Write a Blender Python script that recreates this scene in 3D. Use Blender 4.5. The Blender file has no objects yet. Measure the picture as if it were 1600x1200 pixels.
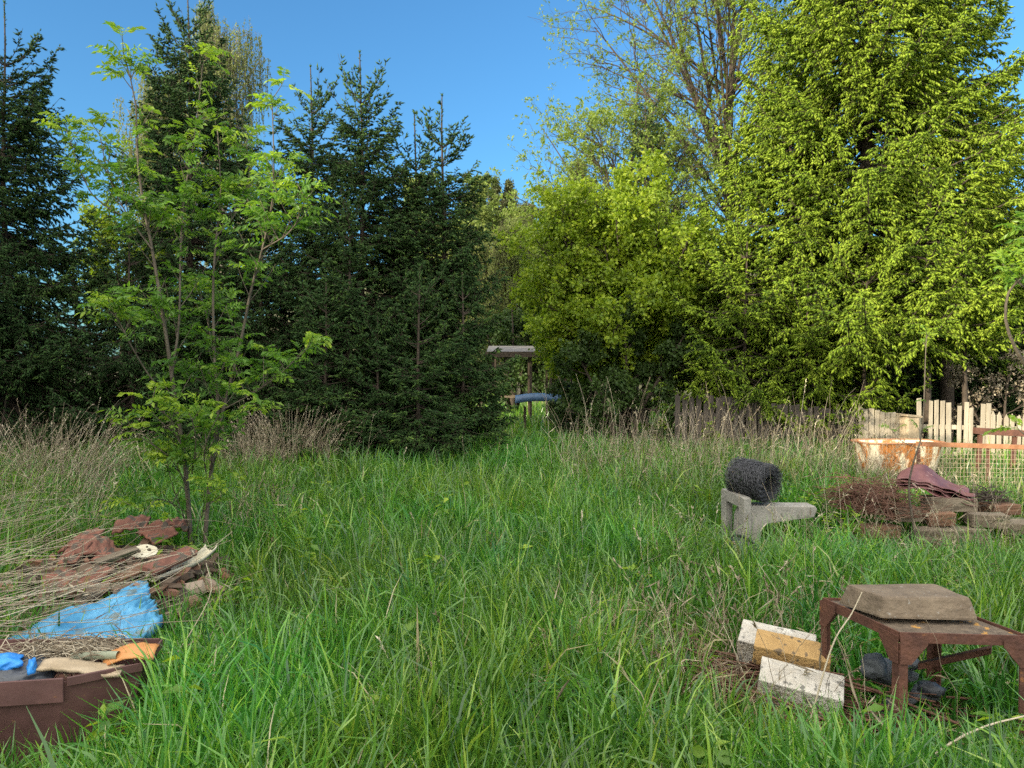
import bpy, bmesh, math, random
import numpy as np
from mathutils import Vector, Matrix, noise as mnoise

S = bpy.context.scene
COL = S.collection
R_ = math.radians

# ------------------------------------------------------------------ camera
W0, H0, FPX = 1600.0, 1200.0, 1208.0
CAM_H = 1.65
PITCH = math.atan(25 / FPX)                     # looking slightly down
cam = bpy.data.cameras.new("camera")
cam.sensor_width = 36.0
cam.lens = 36.0 * FPX / W0
cam.clip_start = 0.05
cam.clip_end = 3000
camo = bpy.data.objects.new("camera", cam)
COL.objects.link(camo)
camo.location = (0, 0, CAM_H)
camo.rotation_euler = (math.pi / 2 - PITCH, 0, 0)
S.camera = camo

# ------------------------------------------------------------------ sky, sun, exposure
SUN_EL = R_(13.5)
SUN_DIR = Vector((-0.80, -0.60))                # horizontal direction towards the sun
SUN_DIR.normalize()
SKY_TINT = (0.42, 0.82, 1.10, 1)
FILL_CLOUD = (12.5, 12.2, 11.4, 1)  # radiance of the out-of-view clouds added to lift ambient light
world = bpy.data.worlds.new("World")
S.world = world
world.use_nodes = True
nt = world.node_tree
nt.nodes.clear()
sky = nt.nodes.new("ShaderNodeTexSky")
sky.sky_type = 'NISHITA'
sky.sun_disc = False
sky.sun_elevation = SUN_EL
sky.sun_rotation = math.atan2(SUN_DIR.x, SUN_DIR.y)
sky.altitude = 300
sky.air_density = 1.0
sky.dust_density = 1.7
sky.ozone_density = 1.6
bg = nt.nodes.new("ShaderNodeBackground")
bg.inputs["Strength"].default_value = 0.15
outw = nt.nodes.new("ShaderNodeOutputWorld")
# thin high wisps of cloud, part of the sky itself
tc = nt.nodes.new("ShaderNodeTexCoord")
mp = nt.nodes.new("ShaderNodeMapping")
mp.inputs["Scale"].default_value = (2.0, 2.6, 7.0)
mp.inputs["Location"].default_value = (0.35, 0.1, 0.2)
nz = nt.nodes.new("ShaderNodeTexNoise")
nz.inputs["Scale"].default_value = 1.7
nz.inputs["Detail"].default_value = 7
rmp = nt.nodes.new("ShaderNodeValToRGB")
rmp.color_ramp.elements[0].position = 0.70
rmp.color_ramp.elements[0].color = (0, 0, 0, 1)
rmp.color_ramp.elements[1].position = 0.86
rmp.color_ramp.elements[1].color = (0.55, 0.55, 0.55, 1)
mixs = nt.nodes.new("ShaderNodeMix")
mixs.data_type = 'RGBA'
mixs.inputs[7].default_value = (4.6, 4.7, 4.9, 1)
nt.links.new(tc.outputs["Generated"], mp.inputs["Vector"])
nt.links.new(mp.outputs["Vector"], nz.inputs["Vector"])
nt.links.new(nz.outputs["Fac"], rmp.inputs["Fac"])
nt.links.new(rmp.outputs["Color"], mixs.inputs[0])
tintn = nt.nodes.new("ShaderNodeMix")
tintn.data_type = 'RGBA'
tintn.blend_type = 'MULTIPLY'
tintn.inputs[0].default_value = 1.0
tintn.inputs[7].default_value = SKY_TINT
nt.links.new(sky.outputs["Color"], tintn.inputs[6])
nt.links.new(tintn.outputs[2], mixs.inputs[6])
# unseen bright clouds added overhead and behind the camera as ambient fill
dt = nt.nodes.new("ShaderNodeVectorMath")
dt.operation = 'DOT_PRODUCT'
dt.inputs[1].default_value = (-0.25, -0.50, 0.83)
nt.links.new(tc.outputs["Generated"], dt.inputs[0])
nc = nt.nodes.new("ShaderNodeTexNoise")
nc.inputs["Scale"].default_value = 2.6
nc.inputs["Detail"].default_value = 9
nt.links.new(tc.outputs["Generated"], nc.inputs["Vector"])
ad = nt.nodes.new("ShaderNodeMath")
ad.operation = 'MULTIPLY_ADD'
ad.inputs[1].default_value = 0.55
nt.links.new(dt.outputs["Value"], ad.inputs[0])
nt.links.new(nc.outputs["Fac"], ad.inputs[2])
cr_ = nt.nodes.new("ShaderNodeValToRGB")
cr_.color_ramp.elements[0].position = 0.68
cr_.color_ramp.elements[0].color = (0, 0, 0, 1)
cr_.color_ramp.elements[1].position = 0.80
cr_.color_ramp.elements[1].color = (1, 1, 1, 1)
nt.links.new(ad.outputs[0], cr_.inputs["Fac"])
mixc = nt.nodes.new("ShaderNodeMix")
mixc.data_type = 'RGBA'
mixc.inputs[7].default_value = FILL_CLOUD
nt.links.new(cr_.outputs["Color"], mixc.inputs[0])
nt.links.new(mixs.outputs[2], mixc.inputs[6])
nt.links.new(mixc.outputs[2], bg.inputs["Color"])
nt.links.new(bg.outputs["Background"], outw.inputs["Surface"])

sun = bpy.data.lights.new("sun", 'SUN')
sun.energy = 5.0
sun.angle = R_(0.5)
sun.color = (1.0, 0.89, 0.68)
suno = bpy.data.objects.new("sun", sun)
COL.objects.link(suno)
sdir = Vector((SUN_DIR.x * math.cos(SUN_EL), SUN_DIR.y * math.cos(SUN_EL), math.sin(SUN_EL)))
suno.rotation_euler = sdir.to_track_quat('Z', 'Y').to_euler()

S.view_settings.view_transform = 'Standard'
S.view_settings.look = 'None'
S.view_settings.exposure = 0.82
S.view_settings.gamma = 1
S.cycles.max_bounces = 6
S.cycles.diffuse_bounces = 4
S.cycles.glossy_bounces = 2
S.cycles.transmission_bounces = 4
S.cycles.use_denoising = False

# ------------------------------------------------------------------ picture <-> place
_cp, _sp = math.cos(PITCH), math.sin(PITCH)


def ray(px, py):
    x = (px - W0 / 2) / FPX
    z = -(py - H0 / 2) / FPX
    return Vector((x, _cp + z * _sp, -_sp + z * _cp))


def at(px, py, Y):
    d = ray(px, py)
    return Vector((0, 0, CAM_H)) + d * (Y / d.y)


def on_z(px, py, z):
    d = ray(px, py)
    return Vector((0, 0, CAM_H)) + d * ((z - CAM_H) / d.z)


# ------------------------------------------------------------------ tags
def tag(o, label=None, cat=None, group=None, kind=None):
    if label: o['label'] = label
    if cat: o['category'] = cat
    if group: o['group'] = group
    if kind or cat: o['kind'] = kind or 'thing'
    return o


def empty(name, loc=(0, 0, 0), rz=0.0):
    o = bpy.data.objects.new(name, None)
    o.empty_display_size = 0.2
    COL.objects.link(o)
    o.location = loc
    o.rotation_euler = (0, 0, rz)
    return o


def copy_tree(o, parent=None):
    c = o.copy()
    COL.objects.link(c)
    c.parent = parent
    for ch in list(o.children):
        copy_tree(ch, c)
    return c


# ------------------------------------------------------------------ mesh from arrays
def np_obj(name, V, faces, mat, parent=None, tint=None, smooth=True, loc=None):
    """faces: list of integer arrays of shape (n, k)."""
    me = bpy.data.meshes.new(name)
    V = np.asarray(V, dtype=np.float32).reshape(-1, 3)
    me.vertices.add(len(V))
    me.vertices.foreach_set("co", V.ravel())
    faces = [np.asarray(f, dtype=np.int32) for f in faces if len(f)]
    nl = sum(f.size for f in faces)
    nf = sum(len(f) for f in faces)
    me.loops.add(nl)
    me.polygons.add(nf)
    me.loops.foreach_set("vertex_index", np.concatenate([f.ravel() for f in faces]))
    tot = np.concatenate([np.full(len(f), f.shape[1], np.int32) for f in faces])
    st = np.zeros(nf, np.int32)
    st[1:] = np.cumsum(tot)[:-1]
    me.polygons.foreach_set("loop_start", st)
    me.update(calc_edges=True)
    if not smooth:
        a = me.attributes.new("sharp_face", 'BOOLEAN', 'FACE')
        a.data.foreach_set("value", np.ones(nf, dtype=bool))
    if tint is not None:
        a = me.attributes.new("tint", 'FLOAT', 'POINT')
        a.data.foreach_set("value", np.asarray(tint, dtype=np.float32))
    me.materials.append(mat)
    o = bpy.data.objects.new(name, me)
    COL.objects.link(o)
    if parent is not None: o.parent = parent
    if loc is not None: o.location = loc
    return o


class Acc:
    """collects vertex/face arrays into one mesh"""
    def __init__(s):
        s.V, s.F, s.T, s.n = [], {}, [], 0

    def add(s, V, F, tint=0.5):
        V = np.asarray(V, dtype=np.float32).reshape(-1, 3)
        F = np.asarray(F)
        s.F.setdefault(F.shape[1], []).append(F + s.n)
        s.V.append(V)
        t = np.asarray(tint, dtype=np.float32)
        if t.ndim == 0: t = np.full(len(V), float(t), np.float32)
        s.T.append(t)
        s.n += len(V)

    def build(s, name, mat, parent=None, smooth=True):
        return np_obj(name, np.concatenate(s.V), [np.concatenate(f) for f in s.F.values()], mat, parent,
                      np.concatenate(s.T), smooth)


def nrm(v):
    return v / np.maximum(np.linalg.norm(v, axis=-1, keepdims=True), 1e-9)


def tubes(acc, P, R, k=5, tint=0.5):
    """P (N,p,3) centre lines, R (N,p) radii"""
    P = np.asarray(P, float); R = np.asarray(R, float)
    if P.ndim == 2: P = P[None]; R = R[None]
    N, p, _ = P.shape
    T = nrm(np.gradient(P, axis=1))
    ref = np.where(np.abs(T[:, :1, 2:3]) > 0.8, np.array([1.0, 0.13, 0]), np.array([0, 0.1, 1.0]))
    U = nrm(np.cross(T, np.broadcast_to(ref, T.shape)))
    B = np.cross(T, U)
    a = np.arange(k) * 2 * np.pi / k
    V = P[:, :, None, :] + R[:, :, None, None] * (np.cos(a)[None, None, :, None] * U[:, :, None, :] + np.sin(a)[None, None, :, None] * B[:, :, None, :])
    idx = np.arange(N * p * k).reshape(N, p, k)
    j = np.roll(np.arange(k), -1)
    Q = np.stack([idx[:, :-1, :], idx[:, :-1, j], idx[:, 1:, j], idx[:, 1:, :]], -1).reshape(-1, 4)
    t = np.asarray(tint, float)
    if t.ndim == 1: t = np.repeat(t, p * k)
    acc.add(V.reshape(-1, 3), Q, t)


def interp(P, idx, s):
    """point and tangent on polylines P[idx] at s in 0..1"""
    p = P.shape[1]
    f = np.clip(s, 0, 0.9999) * (p - 1)
    i = f.astype(int)
    a = P[idx, i]; b = P[idx, i + 1]
    w = (f - i)[:, None]
    return a * (1 - w) + b * w, nrm(b - a)


def smooth_line(pts, n):
    """Catmull-Rom through pts -> n points"""
    pts = np.asarray(pts, float)
    e = np.vstack([2 * pts[0] - pts[1], pts, 2 * pts[-1] - pts[-2]])
    m = len(pts) - 1
    out = []
    for u in np.linspace(0, m - 1e-6, n):
        i = int(u); t = u - i
        p0, p1, p2, p3 = e[i:i + 4]
        out.append(0.5 * (2 * p1 + (p2 - p0) * t + (2 * p0 - 5 * p1 + 4 * p2 - p3) * t * t + (3 * p1 - p0 - 3 * p2 + p3) * t ** 3))
    return np.array(out)


def leaves(acc, rng, pos, d, size, aspect=0.5, droop=0.25, tint=None, flat=0.6, fold=0.25):
    """folded rhombic leaves: base, left, tip, right"""
    N = len(pos)
    d = nrm(d + np.array([0, 0, -1.0]) * droop)
    up = nrm(rng.normal(0, 1, (N, 3)) * (1 - flat) + np.array([0, 0, 1.0]) * flat)
    side = nrm(np.cross(d, up))
    n = np.cross(side, d)
    L = np.asarray(size).reshape(-1, 1) * np.ones((N, 1))
    w = L * aspect * 0.5
    base = pos
    tip = pos + d * L - n * L * 0.12
    mid = pos + d * L * 0.45
    l = mid - side * w + n * w * fold
    r = mid + side * w + n * w * fold
    V = np.stack([base, l, tip, r], 1).reshape(-1, 3)
    b = np.arange(N)[:, None] * 4
    F = np.concatenate([b + np.array([[0, 2, 1]]), b + np.array([[0, 3, 2]])])
    t = rng.uniform(0, 1, N) if tint is None else tint
    acc.add(V, F, np.repeat(t, 4))


# ------------------------------------------------------------------ materials
def _new(name):
    m = bpy.data.materials.new(name)
    m.use_nodes = True
    n = m.node_tree
    n.nodes.clear()
    return m, n, n.nodes, n.links


def ramp(nodes, stops):
    r = nodes.new("ShaderNodeValToRGB")
    e = r.color_ramp.elements
    while len(e) > 1: e.remove(e[-1])
    e[0].position = stops[0][0]; e[0].color = (*stops[0][1], 1)
    for p, c in stops[1:]:
        x = e.new(p); x.color = (*c, 1)
    return r


def leaf_mat(name, stops, trans=0.35, rough=0.5, spec=0.35, tcol=1.5, vary=0.0):
    m, n, N, L = _new(name)
    a = N.new("ShaderNodeAttribute"); a.attribute_name = "tint"
    r = ramp(N, stops)
    L.new(a.outputs["Fac"], r.inputs["Fac"])
    col = r.outputs["Color"]
    if vary:
        g = N.new("ShaderNodeNewGeometry")
        nz = N.new("ShaderNodeTexNoise"); nz.inputs["Scale"].default_value = 0.9; nz.inputs["Detail"].default_value = 3
        L.new(g.outputs["Position"], nz.inputs["Vector"])
        hs = N.new("ShaderNodeHueSaturation")
        mr = N.new("ShaderNodeMapRange")
        mr.inputs["From Min"].default_value = 0.3; mr.inputs["From Max"].default_value = 0.7
        mr.inputs["To Min"].default_value = 0.5 - vary * 0.12; mr.inputs["To Max"].default_value = 0.5 + vary * 0.12
        L.new(nz.outputs["Fac"], mr.inputs["Value"])
        L.new(mr.outputs["Result"], hs.inputs["Hue"])
        mv = N.new("ShaderNodeMapRange")
        mv.inputs["From Min"].default_value = 0.3; mv.inputs["From Max"].default_value = 0.7
        mv.inputs["To Min"].default_value = 1 - vary * 0.8; mv.inputs["To Max"].default_value = 1 + vary * 0.8
        L.new(nz.outputs["Fac"], mv.inputs["Value"])
        L.new(mv.outputs["Result"], hs.inputs["Value"])
        L.new(col, hs.inputs["Color"])
        col = hs.outputs["Color"]
    p = N.new("ShaderNodeBsdfPrincipled")
    p.inputs["Roughness"].default_value = rough
    p.inputs["Specular IOR Level"].default_value = spec
    L.new(col, p.inputs["Base Color"])
    t = N.new("ShaderNodeBsdfTranslucent")
    mul = N.new("ShaderNodeMix"); mul.data_type = 'RGBA'; mul.blend_type = 'MULTIPLY'; mul.inputs[0].default_value = 1
    mul.inputs[7].default_value = (tcol, tcol * 1.05, tcol * 0.55, 1)
    L.new(col, mul.inputs[6])
    L.new(mul.outputs[2], t.inputs["Color"])
    mx = N.new("ShaderNodeMixShader"); mx.inputs[0].default_value = trans
    o = N.new("ShaderNodeOutputMaterial")
    L.new(p.outputs[0], mx.inputs[1]); L.new(t.outputs[0], mx.inputs[2]); L.new(mx.outputs[0], o.inputs[0])
    return m


def surf_mat(name, c1, c2, scale=6, rough=0.8, bump=0.3, metallic=0.0, spots=None, spot_scale=25, spot_at=0.62, stretch=(1, 1, 1), detail=8,
             c3=None, spec=0.4, ridge=None):
    """two-tone noise surface with optional sharp-edged spots (lichen, rust, chips) and bump; object coordinates"""
    m, n, N, L = _new(name)
    tc = N.new("ShaderNodeTexCoord")
    mp = N.new("ShaderNodeMapping"); mp.inputs["Scale"].default_value = stretch
    L.new(tc.outputs["Object"], mp.inputs["Vector"])
    a = N.new("ShaderNodeTexNoise"); a.inputs["Scale"].default_value = scale; a.inputs["Detail"].default_value = detail; a.inputs["Roughness"].default_value = 0.65
    L.new(mp.outputs["Vector"], a.inputs["Vector"])
    stops = [(0.33, c1), (0.66, c2)] if c3 is None else [(0.3, c1), (0.5, c2), (0.7, c3)]
    r = ramp(N, stops)
    L.new(a.outputs["Fac"], r.inputs["Fac"])
    col = r.outputs["Color"]
    if spots is not None:
        b = N.new("ShaderNodeTexNoise"); b.inputs["Scale"].default_value = spot_scale; b.inputs["Detail"].default_value = 5
        L.new(mp.outputs["Vector"], b.inputs["Vector"])
        rr = ramp(N, [(spot_at - 0.03, (0, 0, 0)), (spot_at + 0.03, (1, 1, 1))])
        L.new(b.outputs["Fac"], rr.inputs["Fac"])
        mx = N.new("ShaderNodeMix"); mx.data_type = 'RGBA'
        mx.inputs[7].default_value = (*spots, 1)
        L.new(rr.outputs["Color"], mx.inputs[0]); L.new(col, mx.inputs[6])
        col = mx.outputs[2]
    p = N.new("ShaderNodeBsdfPrincipled")
    p.inputs["Roughness"].default_value = rough
    p.inputs["Metallic"].default_value = metallic
    p.inputs["Specular IOR Level"].default_value = spec
    L.new(col, p.inputs["Base Color"])
    bm = N.new("ShaderNodeTexNoise"); bm.inputs["Scale"].default_value = scale * 5; bm.inputs["Detail"].default_value = 8
    L.new(mp.outputs["Vector"], bm.inputs["Vector"])
    bp = N.new("ShaderNodeBump"); bp.inputs["Strength"].default_value = bump; bp.inputs["Distance"].default_value = 0.02
    L.new(bm.outputs["Fac"], bp.inputs["Height"])
    L.new(bp.outputs["Normal"], p.inputs["Normal"])
    o = N.new("ShaderNodeOutputMaterial")
    L.new(p.outputs[0], o.inputs[0])
    return m


M = {}
M['ground'] = surf_mat("ground_soil", (0.035, 0.045, 0.015), (0.09, 0.085, 0.04), 1.2, 0.95, 0.6, c3=(0.05, 0.08, 0.02))
M['grass'] = leaf_mat("grass_blades", [(0, (0.026, 0.085, 0.015)), (0.35, (0.064, 0.175, 0.024)), (0.7, (0.135, 0.285, 0.031)), (0.9, (0.27, 0.39, 0.045)),
                                       (0.93, (0.30, 0.26, 0.12)), (1, (0.42, 0.36, 0.22))], 0.28, 0.28, 0.6, 1.5, vary=0.2)
M['dry'] = leaf_mat("dry_stalks", [(0, (0.16, 0.12, 0.08)), (0.5, (0.31, 0.25, 0.17)), (1, (0.58, 0.50, 0.37))], 0.15, 0.6, 0.3, 1.1)
M['bark'] = surf_mat("spruce_bark", (0.04, 0.03, 0.022), (0.085, 0.063, 0.045), 14, 0.9, 0.6)
M['ash_bark'] = surf_mat("ash_bark", (0.065, 0.052, 0.038), (0.14, 0.115, 0.085), 20, 0.85, 0.4, stretch=(1, 1, 0.4))
M['grey_bark'] = surf_mat("grey_bark", (0.16, 0.13, 0.10), (0.30, 0.26, 0.20), 10, 0.85, 0.4, stretch=(1, 1, 0.4))
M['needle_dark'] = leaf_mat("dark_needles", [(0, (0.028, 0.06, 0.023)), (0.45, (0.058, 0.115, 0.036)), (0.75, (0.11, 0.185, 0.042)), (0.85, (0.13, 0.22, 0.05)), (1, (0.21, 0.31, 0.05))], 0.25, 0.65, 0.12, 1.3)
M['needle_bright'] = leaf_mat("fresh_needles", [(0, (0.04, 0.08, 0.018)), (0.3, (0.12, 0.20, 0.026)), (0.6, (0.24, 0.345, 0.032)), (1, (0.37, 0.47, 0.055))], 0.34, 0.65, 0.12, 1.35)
M['leaf_yellow'] = leaf_mat("maple_leaves", [(0, (0.09, 0.155, 0.014)), (0.5, (0.19, 0.27, 0.018)), (1, (0.32, 0.38, 0.03))], 0.4, 0.5, 0.3, 1.4)
M['leaf_ash'] = leaf_mat("ash_leaves", [(0, (0.055, 0.14, 0.022)), (0.5, (0.12, 0.235, 0.028)), (1, (0.33, 0.43, 0.04))], 0.46, 0.42, 0.4, 1.5)
M['leaf_sparse'] = leaf_mat("young_leaves", [(0, (0.11, 0.17, 0.03)), (0.5, (0.18, 0.25, 0.045)), (1, (0.28, 0.34, 0.07))], 0.4, 0.5, 0.3, 1.3)
M['leaf_birch'] = leaf_mat("birch_leaves", [(0, (0.10, 0.13, 0.03)), (0.5, (0.17, 0.21, 0.05)), (1, (0.25, 0.28, 0.08))], 0.4, 0.5, 0.3, 1.2)
M['leaf_far'] = leaf_mat("far_leaves", [(0, (0.10, 0.15, 0.04)), (0.5, (0.17, 0.22, 0.055)), (1, (0.25, 0.29, 0.08))], 0.35, 0.6, 0.2, 1.1)
M['leaf_pine'] = leaf_mat("far_pine", [(0, (0.05, 0.07, 0.03)), (0.5, (0.085, 0.10, 0.04)), (1, (0.13, 0.12, 0.05))], 0.2, 0.6, 0.2, 1.1)
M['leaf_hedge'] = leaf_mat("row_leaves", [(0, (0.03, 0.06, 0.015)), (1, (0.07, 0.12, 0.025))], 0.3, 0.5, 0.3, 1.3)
M['concrete'] = surf_mat("old_concrete", (0.19, 0.18, 0.16), (0.33, 0.31, 0.275), 9, 0.9, 0.35, spots=(0.16, 0.16, 0.13), spot_scale=18, spot_at=0.62)
M['slab'] = surf_mat("mossy_concrete_slab", (0.105, 0.078, 0.054), (0.19, 0.145, 0.10), 9, 0.92, 0.5, spots=(0.26, 0.24, 0.21), spot_scale=60, spot_at=0.68)
M['white_block'] = surf_mat("white_block", (0.36, 0.32, 0.26), (0.54, 0.51, 0.45), 9, 0.9, 0.9, spots=(0.16, 0.15, 0.13), spot_scale=30, spot_at=0.60)
M['yellow_brick'] = surf_mat("yellow_brick", (0.30, 0.18, 0.065), (0.44, 0.28, 0.11), 14, 0.9, 0.6, spots=(0.12, 0.085, 0.05), spot_scale=28, spot_at=0.6)
M['rust'] = surf_mat("rusted_iron", (0.07, 0.032, 0.024), (0.15, 0.065, 0.042), 10, 0.75, 0.35, 0.15, spots=(0.24, 0.10, 0.04), spot_scale=30, spot_at=0.7)
M['rust_panel'] = surf_mat("brown_painted_iron", (0.085, 0.042, 0.038), (0.13, 0.065, 0.058), 5, 0.6, 0.15, 0.1, spots=(0.17, 0.08, 0.05), spot_scale=40, spot_at=0.72)
M['rust_orange'] = surf_mat("orange_rust", (0.20, 0.085, 0.038), (0.36, 0.17, 0.085), 8, 0.85, 0.3)
M['lichen'] = surf_mat("lichen_plate", (0.07, 0.05, 0.035), (0.17, 0.13, 0.09), 22, 0.9, 0.6, spots=(0.42, 0.22, 0.05), spot_scale=18, spot_at=0.63)
M['enamel'] = surf_mat("rusty_white_enamel", (0.58, 0.48, 0.32), (0.74, 0.66, 0.52), 5, 0.5, 0.1, spots=(0.38, 0.15, 0.045), spot_scale=6, spot_at=0.515, stretch=(1, 1, .45), spec=.2)
M['wire'] = surf_mat("zinc_wire", (0.05, 0.052, 0.058), (0.12, 0.12, 0.13), 30, 0.55, 0.1, 0.5)
M['rust_wire'] = surf_mat("rust_wire", (0.09, 0.045, 0.03), (0.17, 0.085, 0.055), 30, 0.85, 0.2)
M['timber'] = surf_mat("old_timber", (0.075, 0.058, 0.042), (0.17, 0.135, 0.095), 9, 0.95, 0.8, stretch=(0.15, 1, 1), c3=(0.25, 0.205, 0.15), spots=(0.06, 0.075, 0.03), spot_scale=9, spot_at=0.6)
M['timber_red'] = surf_mat("reddish_timber", (0.10, 0.05, 0.03), (0.22, 0.12, 0.07), 9, 0.95, 0.8, stretch=(0.15, 1, 1), spots=(0.07, 0.07, 0.04), spot_scale=9, spot_at=0.6)
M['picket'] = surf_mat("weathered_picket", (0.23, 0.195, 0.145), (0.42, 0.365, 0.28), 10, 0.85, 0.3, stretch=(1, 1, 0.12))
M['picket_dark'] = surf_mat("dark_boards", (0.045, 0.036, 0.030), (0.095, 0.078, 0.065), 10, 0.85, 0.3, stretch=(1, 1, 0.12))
M['maroon'] = surf_mat("maroon_sheet", (0.11, 0.04, 0.04), (0.20, 0.085, 0.08), 4, 0.55, 0.25, spots=(0.26, 0.15, 0.14), spot_scale=9, spot_at=0.64)
M['tarp'] = surf_mat("blue_tarp", (0.05, 0.22, 0.40), (0.11, 0.36, 0.58), 6, 0.45, 0.25, spots=(0.14, 0.19, 0.20), spot_scale=8, spot_at=0.60)
M['tile'] = surf_mat("terracotta_tile", (0.10, 0.042, 0.03), (0.25, 0.105, 0.07), 7, 0.9, 0.6, spots=(0.085, 0.065, 0.05), spot_scale=16, spot_at=0.585)
M['cream'] = surf_mat("cream_plastic", (0.42, 0.37, 0.25), (0.58, 0.54, 0.42), 7, 0.6, 0.1)
M['black'] = surf_mat("black_plastic", (0.012, 0.012, 0.013), (0.03, 0.03, 0.032), 7, 0.4, 0.2)
M['darkbag'] = surf_mat("dark_bag", (0.03, 0.035, 0.045), (0.07, 0.075, 0.085), 7, 0.45, 0.5)
M['bluecloth'] = surf_mat("blue_cloth", (0.02, 0.16, 0.50), (0.04, 0.28, 0.72), 9, 0.5, 0.4)
M['orange'] = surf_mat("orange_plastic", (0.42, 0.17, 0.05), (0.56, 0.26, 0.09), 9, 0.6, 0.2)
M['graystone'] = surf_mat("grey_lumps", (0.035, 0.042, 0.05), (0.10, 0.11, 0.12), 9, 0.7, 0.4)
M['shed_roof'] = surf_mat("pale_roof", (0.10, 0.092, 0.088), (0.19, 0.178, 0.17), 4, 0.7, 0.2)
M['tan'] = surf_mat("tan_board", (0.28, 0.21, 0.13), (0.44, 0.35, 0.24), 8, 0.85, 0.3)


# ------------------------------------------------------------------ ground
def sst(a, b, x):
    t = np.clip((x - a) / (b - a), 0, 1)
    return t * t * (3 - 2 * t)


def gh(x, y):
    x = np.asarray(x, float); y = np.asarray(y, float)
    near = 0.035 * np.sin(0.7 * x + 0.3) + 0.045 * np.sin(0.55 * y + 1.0) + 0.025 * np.sin(1.3 * x - 0.9 * y)
    hill = 13.0 * sst(36, 78, y) * sst(-42, -4, x) + 22 * sst(85, 240, y) * sst(-40, 30, x)
    return near * (1 - sst(20, 40, np.hypot(x, y))) + hill


def make_ground():
    a = np.concatenate([np.linspace(-900, -60, 15)[:-1], np.linspace(-60, -14, 24)[:-1], np.linspace(-14, 14, 113), np.linspace(14, 60, 24)[1:], np.linspace(60, 900, 15)[1:]])
    b = np.concatenate([np.linspace(-900, -60, 15)[:-1], np.linspace(-60, -4, 24)[:-1], np.linspace(-4, 24, 113), np.linspace(24, 110, 44)[1:], np.linspace(110, 900, 20)[1:]])
    X, Y = np.meshgrid(a, b)
    Z = gh(X, Y)
    V = np.stack([X, Y, Z], -1).reshape(-1, 3)
    n, m = X.shape
    i = np.arange(n * m).reshape(n, m)
    Q = np.stack([i[:-1, :-1], i[:-1, 1:], i[1:, 1:], i[1:, :-1]], -1).reshape(-1, 4)
    o = np_obj("ground", V, [Q], M['ground'])
    tag(o, kind='structure')


make_ground()


# ------------------------------------------------------------------ spruces
def shoots(acc, rng, pos, d, L, rad, nn, nl, nw, tint):
    """needle-covered shoots: a three-sided spindle core plus nn needle faces each"""
    N = len(pos)
    d = nrm(d)
    ref = nrm(rng.normal(0, 1, (N, 3)))
    u = nrm(np.cross(d, ref)); v = np.cross(d, u)
    L = np.asarray(L).reshape(N, 1)
    rad = np.asarray(rad).reshape(-1, 1) * np.ones((N, 1))
    tip = pos + d * L
    c = pos + d * L * 0.45
    ring = [c + rad * (math.cos(a) * u + math.sin(a) * v) for a in (0.0, 2.094, 4.189)]
    V = np.stack([pos, *ring, tip], 1).reshape(-1, 3)
    b = np.arange(N)[:, None] * 5
    F = np.concatenate([b + np.array([q]) for q in ((0, 2, 1), (0, 3, 2), (0, 1, 3), (1, 2, 4), (2, 3, 4), (3, 1, 4))])
    acc.add(V, F, np.repeat(tint, 5))
    if nn:
        K = N * nn
        rep = np.repeat(np.arange(N), nn)
        s = (np.tile(np.arange(nn), N) + rng.uniform(0, 1, K)) / nn
        th = rng.uniform(0, 2 * np.pi, K)
        perp = np.cos(th)[:, None] * u[rep] + np.sin(th)[:, None] * v[rep]
        bp = pos[rep] + d[rep] * (L[rep] * s[:, None] * 0.95)
        nd = nrm(d[rep] * 0.75 + perp)
        wv = nrm(np.cross(nd, d[rep])) * nw
        q = rng.uniform(0.7, 1.2, K)[:, None]
        Vn = np.stack([bp - wv, bp + wv, bp + nd * nl * q], 1).reshape(-1, 3)
        acc.add(Vn, np.arange(K * 3).reshape(-1, 3), np.repeat(np.clip(tint[rep] + rng.normal(0, .08, K), 0, 1), 3))


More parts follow.
